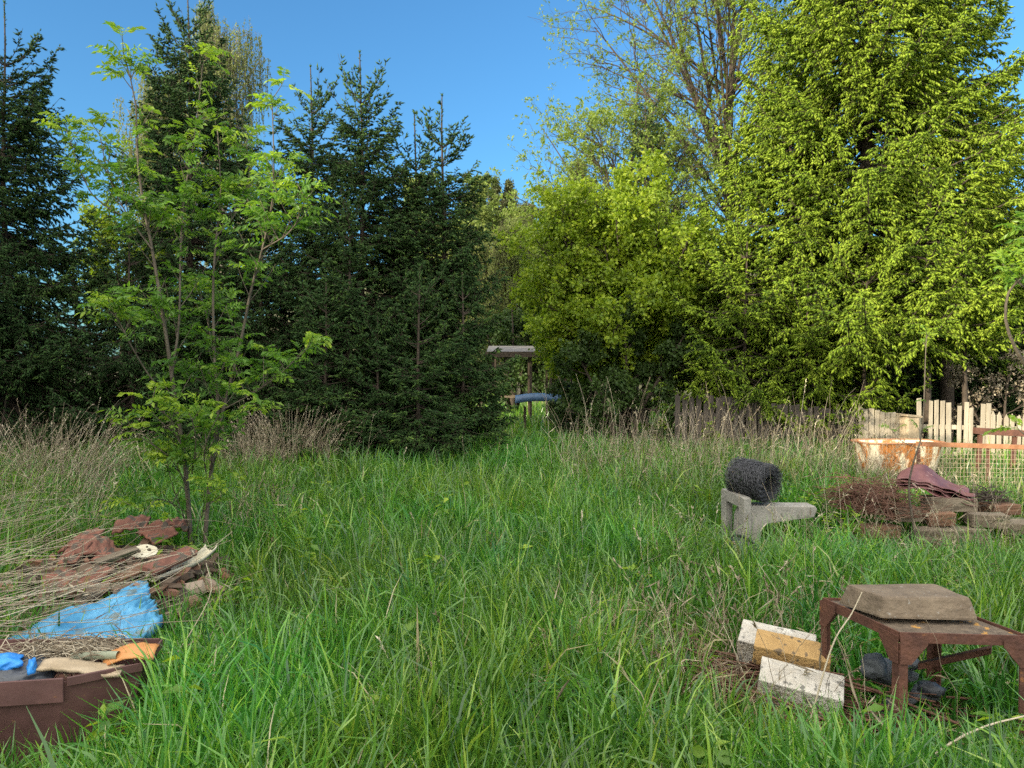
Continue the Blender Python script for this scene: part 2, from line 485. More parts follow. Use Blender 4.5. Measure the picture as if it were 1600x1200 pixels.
def spruce(name, seed, h, r, zb, mat, fresh=0.2, hang=0.6, dens=1.0, whorl=0.28, nb=7, leader=0.7, bshape=0.85, arc=None, shoot_L=0.085,
           shoot_r=0.013, nn=5, nl=0.028, nw=0.0045, tip_up=0.5, lumpy=0.2, top_len=0.42, scat=0.2, blmax=0.55, bend=0.0, cut_z=None):
    """trunk and crown of a spruce standing at its own origin.  arc=(from,to): only branches in this range of azimuth"""
    rng = np.random.default_rng(seed)
    root = empty(name)
    ta = Acc()
    zz = np.linspace(0, h, 12)
    tl = np.stack([bend * (zz / h) ** 2 * h + 0.02 * np.sin(zz * 1.3 + seed), 0.02 * np.cos(zz * 1.1 + seed), zz], -1)
    tr = 0.009 + (0.012 * h) * (1 - zz / h) ** 1.25
    tubes(ta, tl, tr, 8)
    # branches
    top = h - leader
    zs = []
    z = zb
    while z < top + 0.02:
        f = 1 - z / h
        k = nb if z < h - 1.8 else max(5, nb - 2)
        zs += [(z + rng.normal(0, 0.05 if z < top - .5 else .01)) for _ in range(k)]
        if z < h - 1.6:
            zs += [z + whorl * rng.uniform(0.25, 0.75) for _ in range(max(1, nb // 3))]
        z += whorl * (1.0 if z < h - 1.5 else 1.25)
    bz = np.clip(np.array(zs), 0.02, h - 0.15)
    N = len(bz)
    az = rng.uniform(0, 2 * np.pi, N)
    if arc: az = rng.uniform(arc[0], arc[1], N)
    if cut_z is not None:
        keep = bz < cut_z
        bz, az = bz[keep], az[keep]; N = len(bz)
    f = 1 - bz / h
    # lumpy outline: slow noise over height and azimuth
    lum = 1 + lumpy * np.sin(az * 3 + bz * 1.7 + seed) * np.sin(bz * 2.3 + seed * 2) + rng.normal(0, 0.10, N)
    L = np.maximum(r * (f / (1 - zb / h)) ** bshape * lum, top_len * (0.8 + 0.5 * rng.uniform(0, 1, N)))
    t = np.linspace(0, 1, 7)
    e0 = R_(52) * (1 - f) ** 2.2 + R_(-4) * f + rng.normal(0, 0.08, N)
    topness = sst(2.0, 0.4, h - bz)
    sag = 0.30 * np.clip(L, 0, 2.2) / 2.2 * (1 - topness)
    rho = np.outer(L * np.cos(e0), t - 0.06 * t ** 3)
    up = L * (0.16 + tip_up * 0.3 * topness)
    zv = np.outer(L * np.sin(e0), t) - sag[:, None] * np.sin(np.pi * np.clip(t * 0.85, 0, 1))[None] * L[:, None] * 0.6 - (sag * 0.5 * L)[:, None] * t[None] + np.outer(up, t ** 3)
    wob = rng.normal(0, 0.05, (N, 1)) * t[None] ** 2 * L[:, None]
    tx = np.interp(bz, zz, tl[:, 0]); ty = np.interp(bz, zz, tl[:, 1])
    P = np.stack([tx[:, None] + rho * np.cos(az)[:, None] - wob * np.sin(az)[:, None],
                  ty[:, None] + rho * np.sin(az)[:, None] + wob * np.cos(az)[:, None], bz[:, None] + zv], -1)
    P[..., 2] = np.maximum(P[..., 2], 0.10)
    rad = (0.004 + 0.009 * L)[:, None] * (1 - 0.82 * t)[None]
    tubes(ta, P, rad, 4)
    # branchlets
    M_ = np.maximum(5, (L / 0.065 * dens).astype(int))
    bi = np.repeat(np.arange(N), M_)
    s = rng.uniform(0.10, 1.0, len(bi)) ** 0.85
    pp, tg = interp(P, bi, s)
    side = np.where(rng.uniform(0, 1, len(bi)) < 0.5, -1.0, 1.0)
    lat = nrm(np.cross(tg, np.array([0, 0, 1.0]))) * side[:, None]
    bl = np.clip(0.42 * (1 - s) * L[bi] + 0.09, 0.08, blmax) * rng.uniform(0.6, 1.15, len(bi))
    bl = np.where(h - bz[bi] < 1.3, np.minimum(bl, 0.10), bl)
    hg = hang * (1 - topness[bi]) * rng.uniform(0.3, 1.1, len(bi))
    dirv = nrm(tg * 0.75 + lat * 0.75 + np.array([0, 0, -1.0]) * (hg * 0.35)[:, None] + np.array([0, 0, .3]) * topness[bi][:, None])
    t4 = np.linspace(0, 1, 4)
    Q = pp[:, None, :] + dirv[:, None, :] * (bl[:, None] * t4[None])[..., None]
    Q[..., 2] -= (hg * bl)[:, None] * t4[None] ** 2 * 0.7
    Q[..., 2] = np.maximum(Q[..., 2], 0.06)
    tubes(ta, Q, np.full((len(bi), 4), 0.0032) * (1 - 0.5 * t4)[None], 3)
    # shoots on branchlets
    K = (bl / 0.036 * dens).astype(int) + 2
    qi = np.repeat(np.arange(len(bi)), K)
    ss = rng.uniform(0.0, 1.0, len(qi))
    sp, st_ = interp(Q, qi, ss)
    lat2 = nrm(np.cross(st_, np.array([0, 0, 1.0]))) * np.where(rng.uniform(0, 1, len(qi)) < .5, -1., 1.)[:, None]
    isl = ss > 0.93
    hq = hg[qi]
    sd = st_ * 0.8 + lat2 * np.where(isl, 0.1, 0.75)[:, None] + np.array([0, 0, -1.0]) * (hq * 1.25)[:, None] + rng.normal(0, scat, (len(qi), 3)) + np.array([0, 0, .35]) * topness[bi[qi]][:, None]
    fr = rng.uniform(0, 1, N) * 0.5 + fresh
    tint = np.clip(0.12 + 0.5 * s[bi[qi]] * fr[bi[qi]] + 0.45 * fr[bi[qi]] * ss + rng.normal(0, 0.13, len(qi)), 0, 1)
    ca = Acc()
    shoots(ca, rng, sp, sd, shoot_L * rng.uniform(0.6, 1.25, len(qi)), shoot_r, nn, nl, nw, tint)
    # shoots along the branch itself and the leader
    K2 = np.maximum(5, (L / 0.05).astype(int))
    wi = np.repeat(np.arange(N), K2)
    s2 = rng.uniform(0.15, 1, len(wi))
    p2, g2 = interp(P, wi, s2)
    shoots(ca, rng, p2, g2 * 1.1 + rng.normal(0, 0.55, (len(wi), 3)), shoot_L * 0.8 * rng.uniform(0.6, 1.2, len(wi)), shoot_r * .9, nn, nl, nw,
           np.clip(0.2 + fr[wi] * s2 * .5 + rng.normal(0, .1, len(wi)), 0, 1))
    if cut_z is None:
        nld = 46
        zl = h - leader * 1.2 * rng.uniform(0, 1, nld) ** 0.8
        pl = np.stack([np.interp(zl, zz, tl[:, 0]), np.interp(zl, zz, tl[:, 1]), zl], -1)
        dl = rng.normal(0, 0.6, (nld, 3)); dl[:, 2] = np.abs(dl[:, 2]) + 0.7
        shoots(ca, rng, pl, dl, 0.05 * rng.uniform(.6, 1.2, nld), 0.008, 4, nl, nw, rng.uniform(.2, .7, nld))
        a = np.arange(6) * 1.047
        shoots(ca, rng, np.tile(tl[-1], (6, 1)), np.stack([np.cos(a) * .4, np.sin(a) * .4, np.ones(6)], -1), np.full(6, 0.06), 0.01, 4, nl, nw, np.full(6, .5))
    ta.build("trunk", M['bark'], root)
    ca.build("crown", mat, root, smooth=True)
    return root


def put(o, px, Y, dz=0.0, rz=0.0, sc=1.0):
    x = (px - 800) / FPX * Y
    o.location = (x, Y, float(gh(x, Y)) + dz)
    o.rotation_euler = (0, 0, rz)
    o.scale = (sc, sc, sc) if not isinstance(sc, tuple) else sc
    return o


def top_h(py, Y):
    return CAM_H + (575 - py) / FPX * Y


GL = 'spruces in the shaded row on the left'
# left row
dk = M['needle_dark']
spruces_left = [
    # px, Y, top py, radius, zb, seed, fresh, label
    (12, 13.0, 18, 2.2, 0.3, 11, 0.18, 'tall dark spruce at the left edge with a thin bare leader'),
    (300, 14.2, -8, 2.2, 0.3, 12, 0.10, 'tall dark spruce directly behind the ash sapling, its leader leaving the picture'),
    (488, 14.0, 112, 1.7, 0.3, 13, 0.22, 'slim dark spruce with a two-pronged tip between sapling and candelabra-topped spruce'),
    (566, 13.2, 88, 2.0, 0.25, 14, 0.22, 'dark spruce with the tall candelabra top of upswept bare shoots'),
    (650, 13.4, 182, 1.5, 0.25, 15, 0.28, 'dark spruce with a short twin tip, right of the candelabra-topped spruce'),
    (693, 13.2, 155, 1.4, 0.25, 16, 0.24, 'dark spruce at the right end of the shaded row, with a long thin leader'),
]
for px, Y, ty, r, zb, sd, fr, lab in spruces_left:
    h = top_h(ty, Y)
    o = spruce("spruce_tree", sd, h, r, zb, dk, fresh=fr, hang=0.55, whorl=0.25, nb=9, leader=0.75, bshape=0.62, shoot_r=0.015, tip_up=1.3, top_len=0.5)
    put(o, px, Y)
    tag(o, lab, "tree", GL)
# small front spruces of the row
small_left = [
    (592, 11.9, 492, 0.95, 21, 'knee-high young spruce with a pale brown tip in front of the dark row'),
    (545, 12.2, 318, 1.15, 22, 'young spruce with ochre new shoots below the candelabra-topped spruce'),
    (508, 11.9, 440, 0.95, 23, 'small young spruce at the left foot of the candelabra-topped spruce'),
    (722, 12.5, 430, 1.05, 24, 'low spreading young spruce at the right end of the dark row beside the gap'),
    (655, 11.9, 420, 1.1, 28, 'young spruce with upright brown leader low in the middle of the dark row'),
]
for px, Y, ty, r, sd, lab in small_left:
    h = top_h(ty, Y)
    o = spruce("young_spruce_tree", sd, h, r, 0.12, dk, fresh=0.2, hang=0.25, whorl=0.2, nb=7, leader=0.3, bshape=0.7, tip_up=0.8)
    put(o, px, Y)
    tag(o, lab, "tree", GL)
# dark filling spruces between / behind on the left
fill = [(120, 14.4, 400, 2.3, 25, 'low dark spruce filling the row right of the left-edge spruce'),
        (205, 13.2, 330, 1.9, 26, 'dark spruce low behind the left half of the ash sapling'),
        (410, 13.4, 260, 1.9, 27, 'dark spruce behind the right stems of the ash sapling'),
        (-70, 12.4, 200, 2.2, 29, 'dark spruce cut off by the left picture edge')]
for px, Y, ty, r, sd, lab in fill:
    h = top_h(ty, Y)
    o = spruce("spruce_tree", sd, h, r, 0.2, dk, fresh=0.08, hang=0.6, whorl=0.28, nb=8, leader=0.6, bshape=0.6)
    put(o, px, Y)
    tag(o, lab, "tree", GL)

for px, Y, ty, r, sd, lab in ((1395, 18.0, 330, 2.6, 91, 'dark spruce deep in the shade behind the board fence'), (1530, 18.5, 300, 2.6, 92, 'dark spruce deep in the shade behind the tall pickets'),
                              (1660, 18.0, 330, 2.6, 93, 'dark spruce deep in the shade behind the pointed pickets'), (1240, 18.0, 380, 2.4, 94, 'dark spruce deep in the shade behind the dark boards')):
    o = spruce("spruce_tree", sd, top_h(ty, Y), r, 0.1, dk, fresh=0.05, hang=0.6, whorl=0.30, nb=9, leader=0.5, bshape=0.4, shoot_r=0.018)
    put(o, px, Y)
    tag(o, lab, "tree", 'spruces behind the fence')
# right, sunlit
GR = 'sunlit spruces on the right'
br = M['needle_bright']
BR = dict(hang=0.62, nn=4, shoot_L=0.10, shoot_r=0.017, nl=0.026, nw=0.006, scat=0.22, blmax=0.7)
right = [
    # px, Y, height, radius, zb, seed, fresh, whorl, nb, bshape, cut, label
    (1350, 14.4, 14.0, 3.1, 2.8, 31, 0.64, 0.37, 11, 0.50, 9.6, 'huge sunlit yellow-green spruce filling the upper right of the picture'),
    (1478, 15.0, 11.5, 1.75, 3.4, 38, 0.62, 0.37, 11, 0.55, None, 'tall sunlit spruce close behind the huge one, towards the right edge'),
    (1232, 14.8, top_h(60, 14.8), 2.3, 0.8, 39, 0.62, 0.34, 10, 0.55, None, 'sunlit spruce forming the sloping left flank of the huge spruce'),
    (1448, 12.7, top_h(242, 12.7), 1.35, 2.2, 32, 0.72, 0.32, 9, 0.55, None, 'bright sunlit spruce with a slender tip before the huge one, above the pickets'),
    (1507, 12.5, top_h(338, 12.5), 0.95, 2.1, 33, 0.72, 0.30, 9, 0.55, None, 'shorter sunlit young spruce right of the slender-tipped bright spruce'),
    (1165, 13.9, top_h(330, 13.9), 1.75, 0.45, 34, 0.50, 0.34, 9, 0.5, None, 'lower spruce, half in shade, at the left foot of the huge sunlit spruce'),
    (1352, 12.9, top_h(400, 12.9), 1.25, 1.9, 35, 0.66, 0.32, 9, 0.55, None, 'small sunlit spruce whose branches hang over the board fence'),
    (1262, 13.3, top_h(420, 13.3), 1.3, 0.6, 40, 0.50, 0.34, 9, 0.5, None, 'small half shaded spruce behind the dark boards, under the huge spruce'),
]
for px, Y, h, r, zb, sd, fr, wh, nb, bs, cz, lab in right:
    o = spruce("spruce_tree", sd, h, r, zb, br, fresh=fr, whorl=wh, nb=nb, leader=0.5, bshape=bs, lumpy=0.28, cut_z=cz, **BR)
    put(o, px, Y); tag(o, lab, "tree", GR)
o = spruce("spruce_tree", 36, top_h(130, 15.5), 2.0, 0.4, dk, fresh=0.15, hang=0.9, whorl=0.3, nb=8, leader=0.7, bshape=0.6)
put(o, 1640, 15.5); tag(o, 'dark spruce at the right picture edge behind the sunlit ones', "tree", GR)
o = spruce("spruce_tree", 37, top_h(118, 20), 1.2, 3.0, dk, fresh=0.05, hang=0.6, whorl=0.32, nb=6, leader=0.8, bshape=0.8)
put(o, 1008, 20); tag(o, 'narrow dark spruce seen through the sparse tree behind the yellow-green maple', "tree")


# ------------------------------------------------------------------ broadleaf trees
def sub_branches(rng, P, R, n, srange, lf, spread, up, npts=6, wig=0.06, lmin=0.05, sfall=0.5):
    """n children on each parent polyline"""
    N = len(P)
    plen = np.linalg.norm(np.diff(P, axis=1), axis=2).sum(1)
    idx = np.repeat(np.arange(N), n)
    s = rng.uniform(srange[0], srange[1], len(idx))
    p, t = interp(P, idx, s)
    rp = R[idx, 0] * (1 - s) + R[idx, -1] * s
    perp = nrm(np.cross(t, rng.normal(0, 1, (len(idx), 3))))
    ang = spread * rng.uniform(0.7, 1.25, len(idx))
    d = nrm(t * np.cos(ang)[:, None] + perp * np.sin(ang)[:, None] + np.array([0, 0, 1.0]) * up)
    ln = np.maximum(lf * plen[idx] * (1 - sfall * s) * rng.uniform(0.65, 1.2, len(idx)), lmin)
    u = np.linspace(0, 1, npts)
    bend = rng.normal(0, 1, (len(idx), 3)) * 0.25 + np.array([0, 0, up * 0.5])
    C = p[:, None] + d[:, None] * (ln[:, None] * u)[..., None] + bend[:, None] * (ln[:, None] * u ** 2 * 0.35)[..., None]
    w = rng.normal(0, wig, C.shape) * ln[:, None, None] * (u * (1.2 - u))[None, :, None]
    C = C + w
    r0 = np.minimum(rp * 0.6, ln * 0.022 + 0.003)
    RR = r0[:, None] * (1 - 0.7 * u)[None]
    return C, RR


def broad_tree(name, seed, trunks, levels, leaf, mat, bark, twig_sides=3, limbs=None):
    """trunks: list of (points, r0, r1); levels: sub_branches keyword dicts; leaf: dict(n, size, aspect, droop, spread)"""
    rng = np.random.default_rng(seed)
    root = empty(name)
    ta = Acc(); ca = Acc()
    P = np.array([smooth_line(t[0], 10) for t in trunks])
    Rr = np.array([np.linspace(t[1], t[2], 10) for t in trunks])
    tubes(ta, P, Rr, 8)
    if limbs:
        # limbs from the trunk out to points spread over an ellipsoidal crown
        K, cx, zc, rx, rz, zb = limbs[:6]
        z0f, z1f, rfac, sagf = limbs[6:] if len(limbs) > 6 else (.15, .6, .016, .08)
        u = rng.normal(0, 1, (K, 3)); u = nrm(u) * rng.uniform(.40, 1.0, (K, 1)) ** .4
        tgt = np.array([cx, 0, zc]) + u * np.array([rx, rx * .85, rz]) * (1 + .12 * rng.normal(0, 1, (K, 1)))
        tgt[:, 2] = np.maximum(tgt[:, 2], zb * .8)
        zr = zb + rng.uniform(z0f, z1f, K) * (np.maximum(tgt[:, 2], zb + .3) - zb)
        ps, _ = interp(P[:1], np.zeros(K, int), np.clip(zr / P[0, -1, 2], 0, .97))
        tt = np.linspace(0, 1, 9)[None, :, None]
        mid = (ps + tgt) / 2 + np.array([0, 0, 1.0]) * (-sagf * np.linalg.norm(tgt - ps, axis=1))[:, None] + rng.normal(0, .12, (K, 3)) * rx * .3
        P = ps[:, None] * (1 - tt) ** 2 + mid[:, None] * 2 * tt * (1 - tt) + tgt[:, None] * tt ** 2
        ll = np.linalg.norm(tgt - ps, axis=1)
        Rr = np.clip(rfac * ll, .008, .07)[:, None] * (1 - .75 * np.linspace(0, 1, 9))[None]
        tubes(ta, P, Rr, 5)
    for li, lv in enumerate(levels):
        P, Rr = sub_branches(rng, P, Rr, **lv)
        tubes(ta, P, Rr, 5 if li == 0 else 4 if li == 1 else twig_sides)
    k = leaf['n']
    idx = np.repeat(np.arange(len(P)), k)
    s = rng.uniform(leaf.get('from', 0.3), 1.0, len(idx))
    p, t = interp(P, idx, s)
    if leaf.get('keep', 1.0) < 1:
        kp = (rng.uniform(0, 1, len(P)) < leaf['keep'])[idx]
        idx, s, p, t = idx[kp], s[kp], p[kp], t[kp]
    d = t * 0.6 + rng.normal(0, leaf.get('spread', 0.8), (len(idx), 3))
    br_t = rng.uniform(0, 1, len(P))
    tint = np.clip(0.55 * br_t[idx] + 0.45 * rng.uniform(0, 1, len(idx)), 0, 1)
    p = p + rng.normal(0, leaf.get('jit', 0.02), p.shape)
    leaves(ca, rng, p, d, leaf['size'] * rng.uniform(0.6, 1.25, len(idx)), leaf.get('aspect', 0.6), leaf.get('droop', 0.3), tint, leaf.get('flat', 0.5))
    ta.build("trunk", bark, root)
    ca.build("crown", mat, root, smooth=False)
    return root


# yellow-green dense maple in the middle
o = broad_tree("maple_tree", 41, [([(0, 0, 0), (0.05, 0, 1.2), (0.0, 0.1, 2.8), (-0.1, 0.1, 4.9)], 0.15, 0.03)],
               [dict(n=10, srange=(0.2, 1.0), lf=0.42, spread=0.95, up=0.08, sfall=0.4), dict(n=8, srange=(0.2, 1), lf=0.5, spread=0.85, up=0.03, npts=5), dict(n=3, srange=(0.2, 1), lf=0.5, spread=0.85, up=0.0, npts=3, lmin=.12)],
               dict(n=9, size=0.075, aspect=0.8, droop=0.4, spread=0.8, jit=0.05, flat=.35), M['leaf_yellow'], M['bark'], limbs=(104, 0.0, 3.4, 2.2, 1.95, 2.0, .0, .5, .014, .04))
put(o, 975, 16.0, sc=(1.0, 1.0, 1.0)); tag(o, 'dense yellow-green leafy tree in the middle, right of the gap and the shed', "tree")

# shady shrub under it
o = broad_tree("dark_leafy_shrub", 42,
               [([(0, 0, 0), (-0.3, 0, 0.6), (-0.6, 0.1, 1.3), (-0.9, 0.1, 1.9)], 0.05, 0.015), ([(0.1, 0, 0), (0.3, -0.2, 0.8), (0.7, -0.2, 1.5), (1.1, -.2, 2.2)], 0.05, 0.015),
                ([(0, 0.1, 0), (0, 0.1, 0.8), (0.05, 0, 1.5), (0, 0, 2.5)], 0.05, 0.015)],
               [dict(n=12, srange=(0.15, 1.0), lf=0.45, spread=1.1, up=0.1), dict(n=8, srange=(0.2, 1), lf=0.5, spread=0.8, up=0.0), dict(n=5, srange=(0.2, 1), lf=0.55, spread=0.8, up=0.0, npts=4)],
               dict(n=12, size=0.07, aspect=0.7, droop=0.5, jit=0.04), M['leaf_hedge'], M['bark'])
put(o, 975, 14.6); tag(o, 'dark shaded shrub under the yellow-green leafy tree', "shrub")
dark_shrub = o
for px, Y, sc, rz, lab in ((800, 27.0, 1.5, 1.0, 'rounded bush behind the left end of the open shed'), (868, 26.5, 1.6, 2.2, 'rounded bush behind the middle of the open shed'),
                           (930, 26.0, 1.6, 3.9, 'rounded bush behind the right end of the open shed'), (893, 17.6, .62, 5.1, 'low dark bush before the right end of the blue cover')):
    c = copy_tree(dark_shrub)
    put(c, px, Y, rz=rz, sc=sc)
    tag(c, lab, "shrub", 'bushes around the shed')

# sparse tall tree, leaves just opening
def sparse(seed, h, limbs, keep, n2=7):
    return broad_tree("sparse_tree", seed,
                      [([(0, 0, 0), (0.1, 0, h * 0.25), (-0.1, 0, h * 0.55), (0.2, 0.1, h)], 0.20, 0.02)],
                      [dict(n=9, srange=(0.25, 1.0), lf=0.40, spread=0.75, up=0.10, wig=0.09, npts=7, sfall=.4), dict(n=n2, srange=(0.2, 1), lf=0.5, spread=0.75, up=0.10, wig=0.1, npts=6),
                       dict(n=4, srange=(0.15, 1), lf=0.55, spread=0.7, up=0.12, npts=4, wig=.1, lmin=.15)],
                      dict(n=6, size=0.095, aspect=0.5, droop=0.25, spread=0.9, jit=0.03, **{'from': 0.75}, keep=keep), M['leaf_sparse'], M['bark'], limbs=limbs)


o = sparse(43, 14.5, (52, 0.0, 11.0, 4.9, 4.6, 5.0, .35, .95, .010, -.10), .6); put(o, 1140, 23); tag(o, 'tall half-bare tree with opening leaves behind the huge sunlit spruce', "tree")
o = sparse(44, 9.4, (60, -0.2, 6.6, 3.1, 2.6, 3.6, .35, .95, .009, -.10), .42, 5); put(o, 985, 21); tag(o, 'rounded half-bare tree above and behind the yellow-green tree', "tree")

# bright lit tree behind the left spruces
o = broad_tree("young_broadleaf_tree", 45,
               [([(0, 0, 0), (0.1, 0, 1.5), (0, 0.1, 3.2), (-0.1, 0.1, 5.0)], 0.09, 0.02), ([(0, 0, .4), (0.5, 0, 1.6), (0.9, 0, 3.0), (1.1, 0, 4.6)], 0.07, 0.02)],
               [dict(n=14, srange=(0.25, 1.0), lf=0.34, spread=1.0, up=0.2), dict(n=7, srange=(0.2, 1), lf=0.5, spread=0.8, up=0.05), dict(n=5, srange=(0.2, 1), lf=0.55, spread=0.8, up=0.0, npts=4)],
               dict(n=11, size=0.09, aspect=0.6, droop=0.4, jit=0.05), M['leaf_yellow'], M['bark'])
put(o, 185, 16.5); tag(o, 'bright leafy tree glimpsed behind the left spruces in the sun', "tree")


# weeping birch
def birch(seed, h, bark='grey_bark'):
    rng = np.random.default_rng(seed)
    root = empty("weeping_birch_tree")
    ta = Acc(); ca = Acc()
    tr = np.array([smooth_line([(0, 0, 0), (0.1, 0, h * .35), (-.05, 0.05, h * .7), (0.05, 0, h)], 10)])
    tubes(ta, tr, np.linspace(.16, .02, 10)[None], 8)
    P, Rr = sub_branches(rng, tr, np.linspace(.16, .02, 10)[None], 34, (0.35, 1.0), 0.24, 0.8, 0.5, npts=7)
    tubes(ta, P, Rr, 4)
    P2, R2 = sub_branches(rng, P, Rr, 6, (0.3, 1.0), 0.45, 0.7, 0.15, npts=5)
    tubes(ta, P2, R2, 3)
    A = np.concatenate([P2[:, -1], P2[:, 2], P[:, -1]])
    A = np.repeat(A, 5, 0) + rng.normal(0, 0.10, (len(A) * 5, 3))
    n = len(A)
    ln = rng.uniform(0.5, 1.7, n)
    u = np.linspace(0, 1, 6)
    out = nrm(A - np.array([0, 0, h * 0.6])) * np.array([1, 1, 0])
    C = A[:, None] + out[:, None] * (ln[:, None] * 0.18 * np.sqrt(u))[..., None] + np.array([0, 0, -1.0]) * (ln[:, None] * u ** 1.3)[..., None]
    C = C + rng.normal(0, 0.012, C.shape) + (rng.normal(0, 0.06, (n, 1, 3)) * u[None, :, None])
    C[..., 2] = np.maximum(C[..., 2], .3)
    tubes(ta, C, np.full((n, 6), 0.0022), 3)
    idx = np.repeat(np.arange(n), 16)
    s = rng.uniform(0.05, 1, len(idx))
    p, t = interp(C, idx, s)
    leaves(ca, rng, p + rng.normal(0, .015, p.shape), t + rng.normal(0, .6, p.shape), 0.062 * rng.uniform(.6, 1.2, len(idx)), 0.65, 0.6, None, .3)
    ta.build("trunk", M[bark], root)
    ca.build("crown", M['leaf_birch'], root, smooth=False)
    return root


o = birch(46, top_h(62, 21)); put(o, 345, 21); tag(o, 'weeping birch with hanging twigs rising behind the ash sapling', "tree")
o = birch(47, top_h(150, 22)); put(o, 255, 22); tag(o, 'smaller weeping birch left of the taller weeping birch', "tree")

# ------------------------------------------------------------------ far wooded hill: single trees
def far_tree(name, seed, h, w, mat, n, size, conical):
    rng = np.random.default_rng(seed)
    root = empty(name)
    ta = Acc(); ca = Acc()
    tl = np.array([smooth_line([(0, 0, 0), (0.1, 0.05, h * .4), (0, 0, h * .95)], 8)])
    tr = np.linspace(0.02 * h, 0.02, 8)[None]
    tubes(ta, tl, tr, 6)
    P, Rr = sub_branches(rng, tl, tr, 26, (0.25, 1.0), w / h * 0.9, 1.1, 0.15 if conical else 0.4, npts=5, sfall=0.85 if conical else 0.45)
    tubes(ta, P, Rr, 3)
    P2, R2 = sub_branches(rng, P, Rr, 6, (0.2, 1), 0.5, 0.8, 0.1, npts=4)
    tubes(ta, P2, R2, 3)
    idx = np.repeat(np.arange(len(P2)), n)
    p, t = interp(P2, idx, rng.uniform(.2, 1, len(idx)))
    p = p + rng.normal(0, size * .7, p.shape)
    bt = rng.uniform(0, 1, len(P2))
    leaves(ca, rng, p, t + rng.normal(0, .8, p.shape), size * rng.uniform(.6, 1.3, len(idx)), .7, .4, np.clip(.6 * bt[idx] + .4 * rng.uniform(0, 1, len(idx)), 0, 1), .4)
    ta.build("trunk", M['grey_bark'], root)
    ca.build("crown", mat, root, smooth=False)
    return root


GF = 'trees on the far wooded slope'
LF1 = 'pale green broadleaf tree on the far slope behind the gap'
LF2 = 'brownish pine along the skyline of the far slope'
rngf = random.Random(5)
protos_b = [far_tree("slope_broadleaf_tree", 50 + i, 9.0, 3.2, M['leaf_far'], 60, 0.24, False) for i in range(3)]
protos_p = [far_tree("skyline_pine_tree", 60 + i, 8.5, 2.2, M['leaf_pine'], 44, 0.26, True) for i in range(2)]
used = set()


def place_far(protos, k, px, Y, sc, lab):
    p = protos[k % len(protos)]
    if p.name in used: o = copy_tree(p)
    else: o = p; used.add(p.name)
    put(o, px, Y, dz=-0.2, rz=rngf.uniform(0, 6.28), sc=sc)
    tag(o, lab, "tree", GF)


for k in range(26):
    place_far(protos_p, k, 690 + k * 16 + rngf.uniform(-8, 8), rngf.uniform(74, 86), rngf.uniform(0.62, 0.86), LF2)
for k in range(34):
    Y = rngf.uniform(34, 70)
    place_far(protos_b, k, 640 + (k * 53 % 420) + rngf.uniform(-10, 10), Y, rngf.uniform(0.6, 0.9), LF1)
# a nearer birch in the gap
o = birch(48, 7.2, 'bark'); put(o, 800, 30); tag(o, 'pale birch with hanging twigs in the gap between the two rows of trees', "tree")
o = birch(49, 6.2, 'bark'); put(o, 752, 31); tag(o, 'lower pale birch half hidden by the right end of the dark spruce row', "tree")


# ------------------------------------------------------------------ tall hedge outside the frame whose shadow lies over the meadow
def hedge():
    rng = np.random.default_rng(71)
    N = 75000
    y = rng.uniform(-16, 12.5, N)
    x = -12.2 + rng.normal(0, 0.75, N)
    prof = np.interp(y, [-16, -6, -3, -1.5, -.5, .6, 3, 5.5, 12.5], [5.9, 5.6, 5.0, 4.9, 5.2, 7.1, 7.7, 7.9, 8.2]) + 0.30 * np.sin(y * 2.1) + 0.22 * np.sin(y * 4.7 + 1)
    z = prof * rng.uniform(0, 1, N) ** 0.8 + rng.normal(0, 0.12, N)
    z = np.maximum(z, 0.05)
    p = np.stack([x, y, z], -1)
    root = empty("tall_hedge", (0, 0, 0))
    ca = Acc()
    leaves(ca, rng, p, rng.normal(0, 1, (N, 3)), 0.26 * rng.uniform(.6, 1.3, N), .75, .3, None, .2)
    ta = Acc()
    ys = np.arange(-15.5, 12.5, 1.1)
    hh = np.interp(ys, [-16, -.5, 2, 12.5], [4.3, 4.2, 6.2, 7.0])
    u = np.linspace(0, 1, 6)
    P = np.stack([np.full((len(ys), 6), -12.2) + rng.normal(0, .08, (len(ys), 6)), ys[:, None] + rng.normal(0, .08, (len(ys), 6)), hh[:, None] * u[None]], -1)
    tubes(ta, P, np.linspace(.08, .02, 6)[None] * np.ones((len(ys), 1)), 6)
    ta.build("trunk", M['bark'], root)
    ca.build("foliage", M['leaf_hedge'], root, smooth=False)
    tag(root, 'tall dense green hedge along the left side of the meadow', 'hedge')


hedge()


